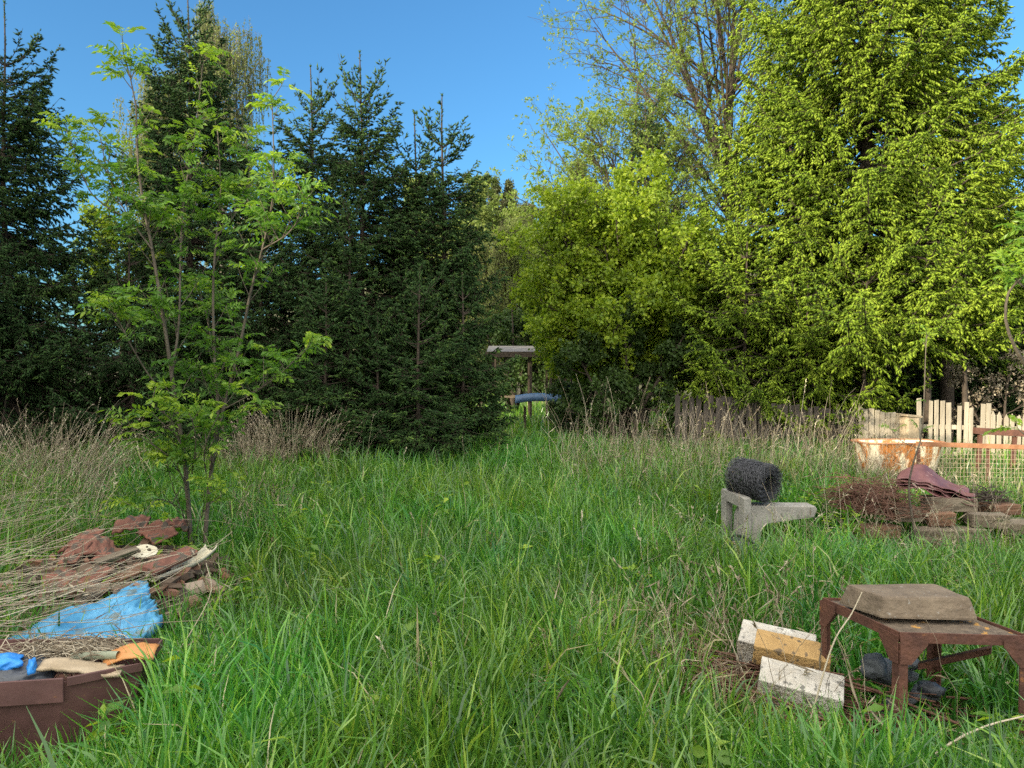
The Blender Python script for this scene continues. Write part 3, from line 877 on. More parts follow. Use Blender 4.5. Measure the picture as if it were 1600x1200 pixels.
# ------------------------------------------------------------------ ash saplings: compound leaves
def ash_leaves(acc, rng, pos, d, L, pairs=4, lf=0.065, tint=None):
    N = len(pos)
    d = nrm(d)
    u = np.linspace(0, 1, pairs + 1)
    side0 = nrm(np.cross(d, np.array([0, 0, 1.0]) + rng.normal(0, .55, (N, 3))))
    L = np.asarray(L).reshape(N, 1)
    t0 = rng.uniform(0, 1, N) if tint is None else tint
    rach = []
    for k in range(pairs + 1):
        s = 0.3 + 0.7 * k / pairs
        c = pos + d * L * s - np.array([0, 0, 1.0]) * L * 0.35 * s * s
        rach.append(c)
        tg = nrm(d - np.array([0, 0, 1.0]) * 0.7 * s)
        ls = lf * rng.uniform(.8, 1.2, N) * (L[:, 0] / 0.2)
        tt = np.clip(t0 + rng.normal(0, .08, N), 0, 1)
        if k < pairs:
            for sg in (-1, 1):
                leaves(acc, rng, c, tg * 0.55 + side0 * sg * 0.9 + rng.normal(0, .1, (N, 3)), ls, 0.42, 0.25, tt, .5)
        else:
            leaves(acc, rng, c, tg, ls * 1.1, 0.42, 0.2, tt, .5)
    P = np.stack([pos, rach[0], rach[pairs // 2], rach[-1]], 1)
    tubes(acc, P, np.full((N, 4), 0.0016), 3, np.full(N, 0.5))


def ash(name, seed, stems, twigs_per, leaf_per, leaf_L, lf, extra=None, smin=0.25, tw_len=(.15, .45), pairs=4, fall=0.0):
    """stems: list of (pixel points, depth list, r0, r1)"""
    rng = np.random.default_rng(seed)
    base = at(*stems[0][0][0], stems[0][1][0])
    bz = float(gh(base.x, base.y))
    o0 = np.array([base.x, base.y, bz])
    root = empty(name, tuple(o0))
    ta = Acc(); ca = Acc()
    TP, TD, TT = [], [], []
    for pts, ds, r0, r1, tw, s0 in stems:
        W = []
        dd = np.interp(np.linspace(0, 1, len(pts)), np.linspace(0, 1, len(ds)), ds)
        for (a, b), Y in zip(pts, dd):
            W.append(np.array(at(a, b, Y)) - o0)
        P = smooth_line(W, 16)
        if r0 > 0.012 and P[0, 2] < 0.6: P[0, 2] = -0.03
        tubes(ta, P[None], np.linspace(r0, r1, 16)[None], 7)
        n = tw
        s = np.sort(rng.uniform(s0, 1.0, n)); s[-1] = 0.995; s[-2] = .97
        p, t = interp(P[None], np.zeros(n, int), s)
        az = np.arange(n) * 2.4 + rng.uniform(0, 6.28)
        d = np.stack([np.cos(az), np.sin(az), np.full(n, 0.65)], -1) + t * 0.6
        d = nrm(d)
        ln = rng.uniform(*tw_len, n) * (1.15 - 0.75 * s)
        u = np.linspace(0, 1, 5)
        C = p[:, None] + d[:, None] * (ln[:, None] * u)[..., None]
        C[..., 2] += (ln[:, None] * 0.25 * u ** 2)
        tubes(ta, C, np.full((n, 5), 0.0042) * (1 - .5 * u), 4)
        k = leaf_per
        idx = np.repeat(np.arange(n), k)
        ss = rng.uniform(.45, 1.0, len(idx))
        q, g = interp(C, idx, ss)
        a2 = rng.uniform(0, 6.28, len(idx))
        dd2 = g * .7 + np.stack([np.cos(a2), np.sin(a2), rng.uniform(-.5, .8, len(idx))], -1) * .9
        TP.append(q); TD.append(dd2); TT.append(np.clip(.2 + .5 * s[idx] + rng.normal(0, .15, len(idx)), 0, 1))
        # terminal tuft
    TP = np.concatenate(TP); TD = np.concatenate(TD); TT = np.concatenate(TT)
    ash_leaves(ca, rng, TP, TD, leaf_L * rng.uniform(.65, 1.2, len(TP)), pairs, lf, TT)
    ta.build("trunk", M['ash_bark'], root)
    ca.build("crown", M['leaf_ash'], root, smooth=False)
    return root


stems = [
    ([(300, 885), (291, 740), (272, 610), (256, 500), (238, 390), (226, 330), (215, 250), (212, 160), (192, 80)], [6.5, 6.4, 6.3, 6.3], .030, .005, 16, .52),
    ([(318, 885), (327, 760), (341, 650), (335, 560), (333, 450), (338, 370), (345, 300), (340, 205)], [6.55, 6.6, 6.7, 6.8], .028, .005, 14, .5),
    ([(330, 720), (355, 615), (375, 540), (393, 450), (410, 390), (425, 320), (428, 260), (425, 150)], [6.6, 6.5, 6.3, 6.2], .022, .005, 14, .35),
    ([(268, 590), (280, 500), (282, 390), (289, 300), (303, 220), (318, 95)], [6.35, 6.5, 6.6, 6.7], .016, .004, 13, .35),
    ([(258, 615), (232, 585), (205, 540), (190, 510), (178, 492)], [6.35, 6.1, 6.0], .010, .004, 4, .7),
    ([(335, 560), (322, 490), (312, 455)], [6.75, 6.9], .010, .004, 4, .6),
    ([(348, 640), (400, 612), (440, 582), (480, 545)], [6.5, 6.3, 6.2], .009, .004, 6, .55),
    ([(238, 390), (205, 345), (180, 300), (165, 255), (155, 205)], [6.3, 6.5, 6.6], .010, .004, 8, .4),
    ([(205, 345), (150, 310), (125, 265), (105, 205)], [6.4, 6.6, 6.8], .008, .004, 7, .45),
    ([(410, 390), (455, 360), (478, 310)], [6.2, 6.0, 5.9], .008, .004, 6, .45),
    ([(338, 370), (370, 330), (390, 270), (385, 230)], [6.7, 6.9, 7.0], .008, .004, 7, .4),
    ([(296, 830), (270, 760), (262, 722)], [6.5, 6.3, 6.2], .006, .003, 5, .3),
    ([(295, 790), (285, 700), (262, 668)], [6.45, 6.2, 6.1], .007, .003, 6, .2),
    ([(293, 760), (265, 715), (215, 680)], [6.45, 6.2, 6.0], .009, .004, 7, .3),
    ([(291, 720), (270, 660), (235, 632)], [6.4, 6.1, 5.9], .009, .004, 5, .2),
    ([(327, 740), (350, 690), (395, 650)], [6.6, 6.3, 6.1], .009, .004, 5, .25),
    ([(300, 740), (306, 690), (300, 655)], [6.4, 6.05, 5.9], .009, .004, 4, .2),
    ([(302, 850), (318, 800), (350, 770)], [6.45, 6.2, 6.1], .006, .003, 4, .3),
    ([(325, 760), (320, 700), (345, 640)], [6.5, 6.1, 6.0], .009, .004, 4, .2),
    ([(292, 800), (250, 780), (225, 800)], [6.5, 6.2, 6.0], .006, .003, 4, .4),
]
stems = [(a, b, c, d, int(t * (.9 if a[0][1] >= 715 and c < .01 else 1.85)) + 1, max(.08, s0 - .32)) for a, b, c, d, t, s0 in [(q[0], q[1], q[2] * .72, q[3] * .8, q[4], q[5]) for q in stems]]
o = ash("ash_sapling", 81, stems, 14, 5, 0.19, 0.062, tw_len=(.12, .42))
tag(o, 'multi-stemmed young ash sapling with bright leaves growing out of the rubble on the left', 'tree')
# sapling in front of the timber pile
o = ash("thin_sapling", 82, [
    ([(1438, 885), (1424, 800), (1420, 760), (1428, 720), (1440, 680), (1444, 620), (1446, 560), (1448, 520)], [6.9, 6.8, 6.8], .012, .003, 7, .45),
    ([(1432, 700), (1410, 690), (1396, 676)], [6.8, 6.7], .004, .002, 2, .4),
], 6, 2, 0.11, 0.045, tw_len=(.05, .14))
tag(o, 'thin nearly bare sapling standing in front of the timber pile and maroon sheet', 'tree')
# branch reaching in at the right edge
o = ash("edge_sapling", 83, [
    ([(1690, 905), (1660, 760), (1640, 640), (1618, 590), (1592, 555), (1572, 505), (1575, 460), (1590, 440)], [4.2, 4.1, 3.9, 3.8], .014, .005, 2, .9),
    ([(1640, 640), (1640, 520), (1625, 470), (1595, 445), (1575, 420)], [4.0, 3.8], .009, .004, 5, .6),
    ([(1640, 520), (1640, 400), (1610, 370)], [3.9, 3.8], .009, .004, 7, .4),
    ([(1650, 720), (1630, 690), (1600, 678)], [4.1, 3.9], .006, .003, 4, .5),
], 4, 3, 0.15, 0.055, tw_len=(.06, .16))
tag(o, 'young ash with a curved stem whose leaves reach in at the right picture edge', 'tree')


# ------------------------------------------------------------------ solid shapes
def solid(name, verts, faces, mat, parent=None, bevel=0.0, seg=2, sub=0, rough=0.0, seed=0, smooth=False, loc=None):
    """mesh from plain lists; optional bevel, subdivision and noise-worn surface"""
    bm = bmesh.new()
    vs = [bm.verts.new(v) for v in verts]
    for f in faces: bm.faces.new([vs[i] for i in f])
    bmesh.ops.recalc_face_normals(bm, faces=bm.faces)
    if bevel > 0:
        bmesh.ops.bevel(bm, geom=list(bm.edges), offset=bevel, segments=seg, affect='EDGES', profile=0.6)
    if sub:
        bmesh.ops.subdivide_edges(bm, edges=list(bm.edges), cuts=sub, use_grid_fill=True)
    if rough > 0:
        bm.normal_update()
        for v in bm.verts:
            q = v.co * 14 + Vector((seed * 3.1, seed, 0))
            q2 = v.co * 45 + Vector((seed, 7, seed))
            v.co += v.normal * (rough * mnoise.noise(q) + rough * .45 * mnoise.noise(q2))
    me = bpy.data.meshes.new(name)
    bm.to_mesh(me); bm.free()
    for p in me.polygons: p.use_smooth = smooth
    me.materials.append(mat)
    o = bpy.data.objects.new(name, me)
    COL.objects.link(o)
    if parent is not None: o.parent = parent
    if loc is not None: o.location = loc
    return o


BOXF = [(0, 3, 2, 1), (4, 5, 6, 7), (0, 1, 5, 4), (1, 2, 6, 5), (2, 3, 7, 6), (3, 0, 4, 7)]


def boxv(x0, x1, y0, y1, z0, z1):
    return [(x0, y0, z0), (x1, y0, z0), (x1, y1, z0), (x0, y1, z0), (x0, y0, z1), (x1, y0, z1), (x1, y1, z1), (x0, y1, z1)]


def block(name, size, mat, loc, rot=(0, 0, 0), bevel=0.008, sub=2, rough=0.004, seed=0, parent=None, taper=0.0):
    a, b, c = size[0] / 2, size[1] / 2, size[2] / 2
    v = boxv(-a, a, -b, b, -c, c)
    if taper: v = v[:4] + [(x * (1 - taper), y * (1 - taper), z) for x, y, z in v[4:]]
    o = solid(name, v, BOXF, mat, parent, bevel, 2, sub, rough, seed, smooth=False)
    o.location = loc
    o.rotation_euler = rot
    return o


def quadbox(name, c4, z0, z1, mat, parent=None, bevel=.004, **k):
    """prism over a four-sided plan c4 (x,y)"""
    v = [(x, y, z0) for x, y in c4] + [(x, y, z1) for x, y in c4]
    return solid(name, v, BOXF, mat, parent, bevel, **k)


def prism(name, prof, depth_vec, mat, parent=None, bevel=.006, **k):
    """extrude a 3-D outline along depth_vec"""
    n = len(prof)
    d = Vector(depth_vec)
    v = [tuple(p) for p in prof] + [tuple(Vector(p) + d) for p in prof]
    f = [tuple(range(n))[::-1], tuple(range(n, 2 * n))] + [(i, (i + 1) % n, n + (i + 1) % n, n + i) for i in range(n)]
    return solid(name, v, f, mat, parent, bevel, **k)


# ------------------------------------------------------------------ iron table with a concrete slab
def iron_table():
    root = empty("iron_table", (1.72, 3.26, 0))
    L, Nn, Rr, B = (Vector((x - 1.72, y - 3.26, 0)) for x, y in ((1.42, 3.52), (1.54, 3.05), (2.03, 3.01), (1.91, 3.47)))
    zt = 0.60
    gz = -0.02
    # recessed plate with an upstanding angle-iron rim
    ins = 0.012
    cen = (L + Nn + Rr + B) / 4
    sh = lambda p, k: p + (cen - p).normalized() * k
    quadbox("plate", [(p.x, p.y) for p in (sh(Nn, ins * 1.6), sh(Rr, ins * 1.6), sh(B, ins * 1.6), sh(L, ins * 1.6))], zt - 0.020, zt - 0.010, M['lichen'], root, bevel=0.001)
    cs = [Nn, Rr, B, L]
    for i in range(4):
        a, b = cs[i], cs[(i + 1) % 4]
        d = (b - a).normalized(); n = Vector((-d.y, d.x, 0))
        a2, b2 = a + d * 0.001, b - d * 0.007
        quadbox("rim", [((a2).x, (a2).y), (b2.x, b2.y), (b2 + n * .006).to_tuple()[:2], (a2 + n * .006).to_tuple()[:2]], zt - 0.042, zt, M['rust'], root, bevel=0.0015)
    # legs of angle iron with triangular gusset plates
    for i, c in enumerate(cs):
        dn = (cs[(i + 1) % 4] - c).normalized(); dp = (cs[i - 1] - c).normalized()
        g1 = (c.xy + (-Vector((-dn.y, dn.x, 0)) * 0.004).xy)
        out = -(dn + dp).normalized()
        leg = empty  # angle leg: two thin plates
        acc_v = []
        bmv, bmf = [], []
        def addprism(poly, th):
            n0 = len(bmv); m = len(poly)
            for p in poly: bmv.append(tuple(p))
            for p in poly: bmv.append(tuple(p + th))
            bmf.append(tuple(range(n0, n0 + m))[::-1]); bmf.append(tuple(range(n0 + m, n0 + 2 * m)))
            for k in range(m): bmf.append((n0 + k, n0 + (k + 1) % m, n0 + m + (k + 1) % m, n0 + m + k))
        for d, q, e in ((dn, dp, .0), (dp, dn, .0055)):
            o = c + out * 0.004 + d * e
            w = 0.034
            addprism([Vector((o.x, o.y, gz)), Vector((o.x, o.y, gz)) + d * w, Vector((o.x, o.y, zt - .044)) + d * w, Vector((o.x, o.y, zt - .044))], q * 0.005)
        solid("leg", bmv, bmf, M['rust'], root, 0)
        for d, q in ((dn, dp), (dp, dn)):
            o = c + out * 0.004 - q * 0.004
            pr = [Vector((o.x, o.y, zt - .014)), Vector((o.x, o.y, zt - .014)) + d * 0.105, Vector((o.x, o.y, zt - .046)) + d * 0.105,
                  Vector((o.x, o.y, zt - .125)) + d * 0.042, Vector((o.x, o.y, zt - .125))]
            prism("gusset", pr, -q * 0.003, M['rust'], root, bevel=0)
    # diagonal brace bar under the top
    a = Vector((2.0, 3.2, 0.49)) - root.location; b = Vector((1.78, 3.36, 0.36)) - root.location
    d = (b - a).normalized(); n = Vector((-d.y, d.x, 0)).normalized() * 0.02
    prism("brace", [a - n, a + n, b + n, b - n], (0, 0, -0.028), M['rust'], root, bevel=.002)
    tag(root, 'rusty iron table frame carrying a concrete slab in the right foreground', 'table')


iron_table()
sl = solid("concrete_slab", [(1.525, 3.17, .612), (1.925, 3.165, .606), (1.895, 3.43, .606), (1.445, 3.41, .606),
                             (1.545, 3.195, .698), (1.90, 3.19, .698), (1.875, 3.405, .698), (1.475, 3.385, .698)], BOXF, M['slab'], None, 0.012, 2, 2, 0.004, 5)
tag(sl, 'weathered brown concrete slab with sloping edges lying on the rusty iron table', 'slab')
# sack of lumps beneath the table
bag = empty("stone_sack", (1.80, 3.45, 0))
rs = random.Random(4)
for i in range(9):
    p = (rs.uniform(-.20, .08), rs.uniform(-.10, .13), 0.06 + 0.28 * rs.random())
    bm = bmesh.new()
    bmesh.ops.create_icosphere(bm, subdivisions=3, radius=rs.uniform(.035, .065))
    for v in bm.verts:
        v.co *= 1 + .55 * mnoise.noise(v.co * 16 + Vector((i * 5, 0, 0))) + .3 * mnoise.noise(v.co * 45 + Vector((0, i * 3, 0)))
        v.co.z *= .8
    me = bpy.data.meshes.new("stone"); bm.to_mesh(me); bm.free()
    for f in me.polygons: f.use_smooth = True
    me.materials.append(M['graystone'] if i % 3 else M['darkbag'])
    s_ = bpy.data.objects.new("stone", me); COL.objects.link(s_); s_.parent = bag; s_.location = p
tag(bag, 'heap of grey plastic wrapped lumps under the rusty iron table', 'sack')


# ------------------------------------------------------------------ blocks on a bundle of rusty rods
def rods(name, c, yaw, length, width, height, n, mat, seed, rad=(.003, .006), wig=.03, parent=None, cross=.14):
    rng = np.random.default_rng(seed)
    acc = Acc()
    u = np.linspace(-.5, .5, 9)
    ln = length * rng.uniform(.55, 1.05, n)
    off = rng.normal(0, .08 * length, n)
    yy = rng.uniform(-1, 1, n) * width / 2
    zz = rng.uniform(0, 1, n) * height * np.sqrt(np.clip(1 - (yy / width * 1.8) ** 2, 0.05, 1))
    da = rng.normal(0, cross, n)
    x = ln[:, None] * u + off[:, None]
    y = yy[:, None] + x * da[:, None] + rng.normal(0, wig, (n, 1)) * np.sin(u * 5 + rng.uniform(0, 6, (n, 1)))
    z = np.maximum(zz[:, None] + rng.normal(0, wig * .6, (n, 1)) * np.sin(u * 4 + rng.uniform(0, 6, (n, 1))) + x * rng.normal(0, .05, (n, 1)), .006)
    cy, sy = math.cos(yaw), math.sin(yaw)
    P = np.stack([x * cy - y * sy, x * sy + y * cy, z], -1)
    tubes(acc, P, rng.uniform(*rad, (n, 1)) * np.ones((1, 9)), 5)
    o = acc.build(name, mat, parent)
    o.location = c
    return o


o = rods("rusty_rod_bundle", (1.16, 3.55, 0.0), R_(-38), 1.5, .62, .20, 300, M['rust_wire'], 91, rad=(.0025, .006), wig=.07, cross=.3)
tag(o, 'heap of thin rusty brown rods lying in the grass under the pale blocks', 'rod bundle')

BY = R_(-24)
o = block("concrete_block", (.35, .19, .12), M['white_block'], tuple(at(1213, 1012, 3.78)), (R_(16), R_(5), BY), .006, 3, .0028, 3)
tag(o, 'white porous block with dark specks, rear one of the three on the rusty rods', 'block')
o = block("yellow_brick", (.335, .14, .10), M['yellow_brick'], tuple(at(1237, 1022, 3.60)), (R_(17), R_(6), BY + .03), .004, 3, .0018, 4)
tag(o, 'ochre yellow brick wedged between the two white blocks', 'brick')
o = block("concrete_block", (.35, .17, .11), M['white_block'], tuple(at(1250, 1075, 3.40)), (R_(17), R_(7), BY + .05), .006, 3, .0028, 6)
tag(o, 'white porous block with dark specks, the front and lowest of the three blocks', 'block')


# ------------------------------------------------------------------ concrete bench support with the wire roll
def bench():
    Y0 = 7.0
    k = Y0 / FPX / 5.3333                      # metres per crop pixel
    ox = (1050 - 800) / FPX * Y0
    zc = lambda cy: CAM_H + (575 - (680 + cy / 5.3333)) / FPX * Y0
    X = lambda cx: ox + cx * k
    root = empty("concrete_support", (X(640), Y0, 0))
    loc = root.location
    def P(cx, cy, y=0.0): return Vector((X(cx) - loc.x, y, zc(cy) - loc.z))
    prof = [P(640, 592), P(1205, 596), P(1222, 622), P(1196, 690), P(1000, 716), P(820, 742), P(765, 775), P(748, 850), P(740, 1010), P(560, 1010), P(575, 700), P(600, 620)]
    prism("arm", prof, (0, .20, 0), M['concrete'], root, bevel=.010, seg=2)
    # upright slotted frame, its plane running from far-left to near-right
    a = Vector((-.165, .30, 0)); b = Vector((-.055, -.07, 0))
    d = (b - a); w = d.length; d.normalize()
    zt = .500; zb = -.05
    q = lambda s, z: a + d * (s * w) + Vector((0, 0, z))
    sh = 0.20
    outl = [q(0, zb), q(sh, zb), q(sh + .02, zt - .095), q(1 - sh * 1.2, zt - .115), q(1 - sh * 1.2, zb), q(1, zb), q(1, zt - .03), q(.93, zt - .018), q(.04, zt + .012), q(0, zt)]
    nrmv = Vector((-d.y, d.x, 0))
    prism("frame", outl, nrmv * (.075 if nrmv.x > 0 else -.075), M['concrete'], root, bevel=.007, seg=2)
    tag(root, 'grey concrete support with a slotted upright and a tapering arm standing in the grass', 'concrete support')
    # the roll
    c = Vector((X(725), Y0 + .13, zc(393)))
    ax = Vector((.60, -.79, -.10)).normalized()
    U = ax.cross(Vector((0, 0, 1))).normalized(); Vv = U.cross(ax)
    rng = np.random.default_rng(7)
    acc = Acc()
    Ln = .36
    u = np.linspace(0, 1, 70)
    for li, r in enumerate((.188, .180, .170, .158, .146, .132, .118, .10)):
        nw = 26 if li < 3 else 18
        for s in (-1, 1):
            ph = np.arange(nw) / nw * 2 * np.pi + rng.uniform(0, .3, nw)
            ang = ph[:, None] + s * 0.0 + (2.2 + rng.normal(0, .12, (nw, 1))) * s * u[None] + .10 * np.sign(np.sin(u * 2 * np.pi * 9))[None] * .6
            rr = r * (1 + .03 * np.sin(ang * 2 + li) + .015 * rng.normal(0, 1, (nw, 1)) + .02 * np.sin(u * 30 + ph[:, None]) + .05 * np.sin(ang + 1))
            axl = (u[None] - .5) * Ln + rng.normal(0, .008, (nw, 1))
            Pp = np.array(ax)[None, None] * axl[..., None] + np.array(U)[None, None] * (rr * np.cos(ang))[..., None] + np.array(Vv)[None, None] * (rr * np.sin(ang) * .93)[..., None]
            tubes(acc, Pp, np.full((nw, 70), .0021), 4)
    # ring wires round the roll and round the ends
    th = np.linspace(0, 2 * np.pi, 60)
    for li in range(64):
        r = .190 - (li % 8) * .0125
        e = -.5 + (li // 8) / 7 + rng.normal(0, .02)
        if li >= 56: e = .5
        rr = r * (1 + .03 * np.sin(th * 2 + li) + .02 * np.sin(th * 13 + li) + .05 * np.sin(th + 1))
        Pp = np.array(ax) * (e * Ln + .012 * np.sin(th * 17 + li))[:, None] + np.array(U) * (rr * np.cos(th))[:, None] + np.array(Vv) * (rr * np.sin(th) * .93)[:, None]
        tubes(acc, Pp[None], np.full((1, 60), .0022), 4)
    o = acc.build("wire_mesh_roll", M['wire'], None)
    o.location = c
    tag(o, 'dark grey roll of chain link wire mesh resting on the concrete support', 'wire roll')


bench()
# black tub lying in the grass
bm = bmesh.new()
prof = [(.0, .0), (.155, .0), (.175, .03), (.20, .26), (.215, .265), (.215, .28), (.19, .28), (.165, .05), (.0, .04)]
rings = []
for r, z in prof:
    if r < 1e-4: rings.append([bm.verts.new((0, 0, z))])
    else: rings.append([bm.verts.new((r * math.cos(i * math.pi / 16), r * math.sin(i * math.pi / 16), z)) for i in range(32)])
for a, b in zip(rings[:-1], rings[1:]):
    for i in range(32):
        j = (i + 1) % 32
        if len(a) == 1: bm.faces.new((a[0], b[i], b[j]))
        elif len(b) == 1: bm.faces.new((a[i], a[j], b[0]))
        else: bm.faces.new((a[i], a[j], b[j], b[i]))
bmesh.ops.recalc_face_normals(bm, faces=bm.faces)
me = bpy.data.meshes.new("black_bucket"); bm.to_mesh(me); bm.free()
me.materials.append(M['black'])
o = bpy.data.objects.new("black_bucket", me); COL.objects.link(o)
o.location = (at(1128, 898, 5.75).x, 5.75, .10); o.rotation_euler = (R_(75), 0, R_(125))
tag(o, 'black plastic bucket lying tipped over in the grass before the concrete support', 'bucket')

# ------------------------------------------------------------------ timber pile, maroon sheet, wire tangle
GT = 'beams and stones of the stacked pile at right'
tim = [  # px, py (centre), Y, size, yaw, mat, label, name
    (1395, 862, 7.05, (.78, .20, .11), .03, 'timber', 'lowest brown beam at the left end of the stacked pile', 'timber_beam'),
    (1545, 866, 7.0, (.95, .20, .13), -.04, 'timber', 'lowest thick beam at the right end of the stacked pile', 'timber_beam'),
    (1365, 832, 7.15, (.42, .2, .11), .05, 'timber_red', 'reddish brown beam end at the left of the second layer of the pile', 'timber_beam'),
    (1480, 838, 7.1, (.62, .19, .12), -.02, 'timber', 'long squared beam in the middle of the second layer of the pile', 'timber_beam'),
    (1412, 806, 7.2, (.24, .2, .13), .08, 'timber', 'short squared block under the wire tangle on the pile', 'timber_block'),
    (1466, 812, 7.2, (.24, .19, .12), -.12, 'timber_red', 'short greenish block with a rounded red end in the pile', 'timber_block'),
    (1482, 790, 7.3, (.44, .2, .13), .02, 'timber', 'pale squared beam right under the maroon sheet', 'timber_beam'),
    (1541, 815, 7.15, (.32, .22, .12), -.2, 'timber', 'split grey beam end leaning on the right of the pile', 'timber_beam'),
    (1560, 797, 7.5, (.30, .24, .10), .2, 'timber_red', 'flat orange brown stone on top of the right end of the pile', 'stone_slab'),
    (1598, 826, 7.1, (.34, .25, .11), -.3, 'timber', 'pale squared stone at the right picture edge on the pile', 'stone_slab'),
    (1375, 795, 7.3, (.4, .16, .06), .1, 'timber_red', 'thin dark plank under the wire tangle at the left of the pile', 'timber_plank'),
]
for i, (px, py, Y, sz, yw, mt, lab, nm) in enumerate(tim):
    o = block(nm, sz, M[mt], tuple(at(px, py - 3, Y)), (R_(rs.uniform(-3, 3)), R_(rs.uniform(-3, 3)), yw), .010, 3, .012, i)
    tag(o, lab, 'stone' if 'stone' in nm else 'beam', GT)


def grid_sheet(name, fn, nu, nv, mat, thick=.006, parent=None, smooth=True):
    V, F = [], []
    for j in range(nv + 1):
        for i in range(nu + 1):
            V.append(fn(i / nu, j / nv))
    idx = lambda i, j: j * (nu + 1) + i
    for j in range(nv):
        for i in range(nu): F.append((idx(i, j), idx(i + 1, j), idx(i + 1, j + 1), idx(i, j + 1)))
    me = bpy.data.meshes.new(name)
    me.from_pydata([tuple(v) for v in V], [], F)
    for p in me.polygons: p.use_smooth = smooth
    me.materials.append(mat)
    o = bpy.data.objects.new(name, me); COL.objects.link(o)
    if thick:
        md = o.modifiers.new("thickness", 'SOLIDIFY'); md.thickness = thick; md.offset = 0
    if parent is not None: o.parent = parent
    return o


# folded maroon sheet draped to a peak
Ys = 7.3
pk = at(1438, 716, Ys + .1)


def sheet(layer):
    lf, rt = at(1400, 752, Ys), at(1524, 776, Ys - .1)
    bl, brr = at(1412, 742, Ys + .55), at(1505, 758, Ys + .55)
    def fn(u, v):
        b = (lf * (1 - u) + rt * u) * (1 - v) + (bl * (1 - u) + brr * u) * v
        rid = math.exp(-((u - .30) / .30) ** 2) * (0.25 + .75 * min(1, v * 2.2))
        z = .19 * rid * (1 - .3 * v)
        n = mnoise.noise(Vector((u * 5, v * 4, layer * 3))) * .022 + mnoise.noise(Vector((u * 12, v * 3, 5 + layer))) * .008
        return Vector((b.x + n, b.y - layer * .006, b.z + z * (1 - .12 * layer) + n - layer * .019 * (1 + .5 * u)))
    return fn


ms = empty("maroon_sheet", tuple(at(1460, 790, Ys)))
for k in range(4):
    o = grid_sheet("sheet_fold", sheet(k), 40, 24, M['maroon'], .005)
    o.parent = ms; o.matrix_parent_inverse = Matrix.Translation(-ms.location)
tag(ms, 'faded maroon sheet folded to a peak on top of the timber pile', 'sheet')
o = rods("rusty_wire_tangle", tuple(at(1362, 800, 7.35) + Vector((0, 0, .02))), R_(6), .58, .5, .24, 300, M['rust_wire'], 92, rad=(.0018, .0032), wig=.13, cross=.8)
tag(o, 'brown tangle of rusty wire lying on the left of the timber pile', 'wire tangle')
o = rods("dark_branches", tuple(at(1540, 788, 7.6)), R_(25), .42, .3, .16, 60, M['bark'], 93, rad=(.003, .005), wig=.05)
tag(o, 'dark dead twigs sticking out right of the maroon sheet', 'branches')


# ------------------------------------------------------------------ old bath, mesh panel, fences
def bath():
    Y0 = 10.4
    x0, x1 = at(1352, 690, Y0).x, at(1482, 690, Y0).x
    zt = at(1400, 693, Y0).z
    root = empty("enamel_bath", ((x0 + x1) / 2, Y0 + .25, 0))
    hw = (x1 - x0) / 2
    N = 40
    def ring(sx, sy, z):
        out = []
        for i in range(N):
            a = 2 * math.pi * i / N
            c, s = math.cos(a), math.sin(a)
            e = .45
            out.append((math.copysign(abs(c) ** e, c) * sx, math.copysign(abs(s) ** e, s) * sy, z))
        return out
    V, F = [], []
    prof = [(hw * .78, .20, .16), (hw * .86, .24, .30), (hw * .95, .285, zt - .05), (hw, .30, zt - .02), (hw + .012, .31, zt), (hw - .03, .27, zt), (hw * .88, .25, zt - .12), (hw * .75, .18, .22)]
    for p in prof: V += ring(*p)
    for k in range(len(prof) - 1):
        for i in range(N):
            j = (i + 1) % N
            F.append((k * N + i, k * N + j, (k + 1) * N + j, (k + 1) * N + i))
    F.append(tuple((len(prof) - 1) * N + i for i in range(N)))
    F.append(tuple(range(N))[::-1])
    solid("shell", V, F, M['enamel'], root, 0, smooth=True)
    a = Acc()
    th = np.linspace(0, 2 * np.pi, 80)
    c, s = np.cos(th), np.sin(th)
    P = np.stack([np.sign(c) * np.abs(c) ** .45 * (hw + .006), np.sign(s) * np.abs(s) ** .45 * .305, np.full(80, zt + .002)], -1)
    tubes(a, P[None], np.full((1, 80), .016), 6)
    a.build("rim", M['rust_orange'], root)
    tag(root, 'old white enamel bath blotched with orange rust in front of the board fence', 'bathtub')


bath()


def mesh_panel():
    Y0 = 9.3
    a, b = at(1432, 700, Y0 + .2), at(1660, 714, Y0)
    zt = .70; zb = .16
    root = empty("wire_grid", (a.x, a.y, 0))
    d = Vector((b.x - a.x, b.y - a.y, 0)); ln = d.length
    root.rotation_euler = (0, 0, math.atan2(d.y, d.x))
    block("top_rail", (ln, .06, .055), M['rust_orange'], (ln / 2, 0, zt), (0, R_(1.2), 0), .004, 1, .003, 3, root)
    block("bottom_rail", (ln, .05, .03), M['rust'], (ln / 2, 0, zb - .03), (0, 0, 0), .003, 1, .002, 4, root)
    for x in (.03, ln * .5, ln - .03):
        block("stile", (.035, .03, zt - .03), M['rust'], (x, .012, (zt - .03) / 2), (0, 0, 0), .003, 0, 0, 1, root)
    acc = Acc()
    n = int(ln / .042)
    xs = np.linspace(.05, ln - .05, n)
    P = np.stack([np.stack([xs, np.full(n, -.022), np.full(n, zb - .02)], -1), np.stack([xs, np.full(n, -.022), np.full(n, zt - .02)], -1)], 1)
    tubes(acc, P, np.full((n, 2), .0022), 4)
    zz = np.linspace(zb, zt - .05, 10)
    P = np.stack([np.stack([np.full(10, .02), np.full(10, -.018), zz], -1), np.stack([np.full(10, ln - .02), np.full(10, -.018), zz], -1)], 1)
    tubes(acc, P, np.full((10, 2), .0022), 4)
    acc.build("mesh", M['wire_light'], root)
    tag(root, 'low panel of pale wire mesh with a rusty orange top rail before the pickets', 'mesh panel')


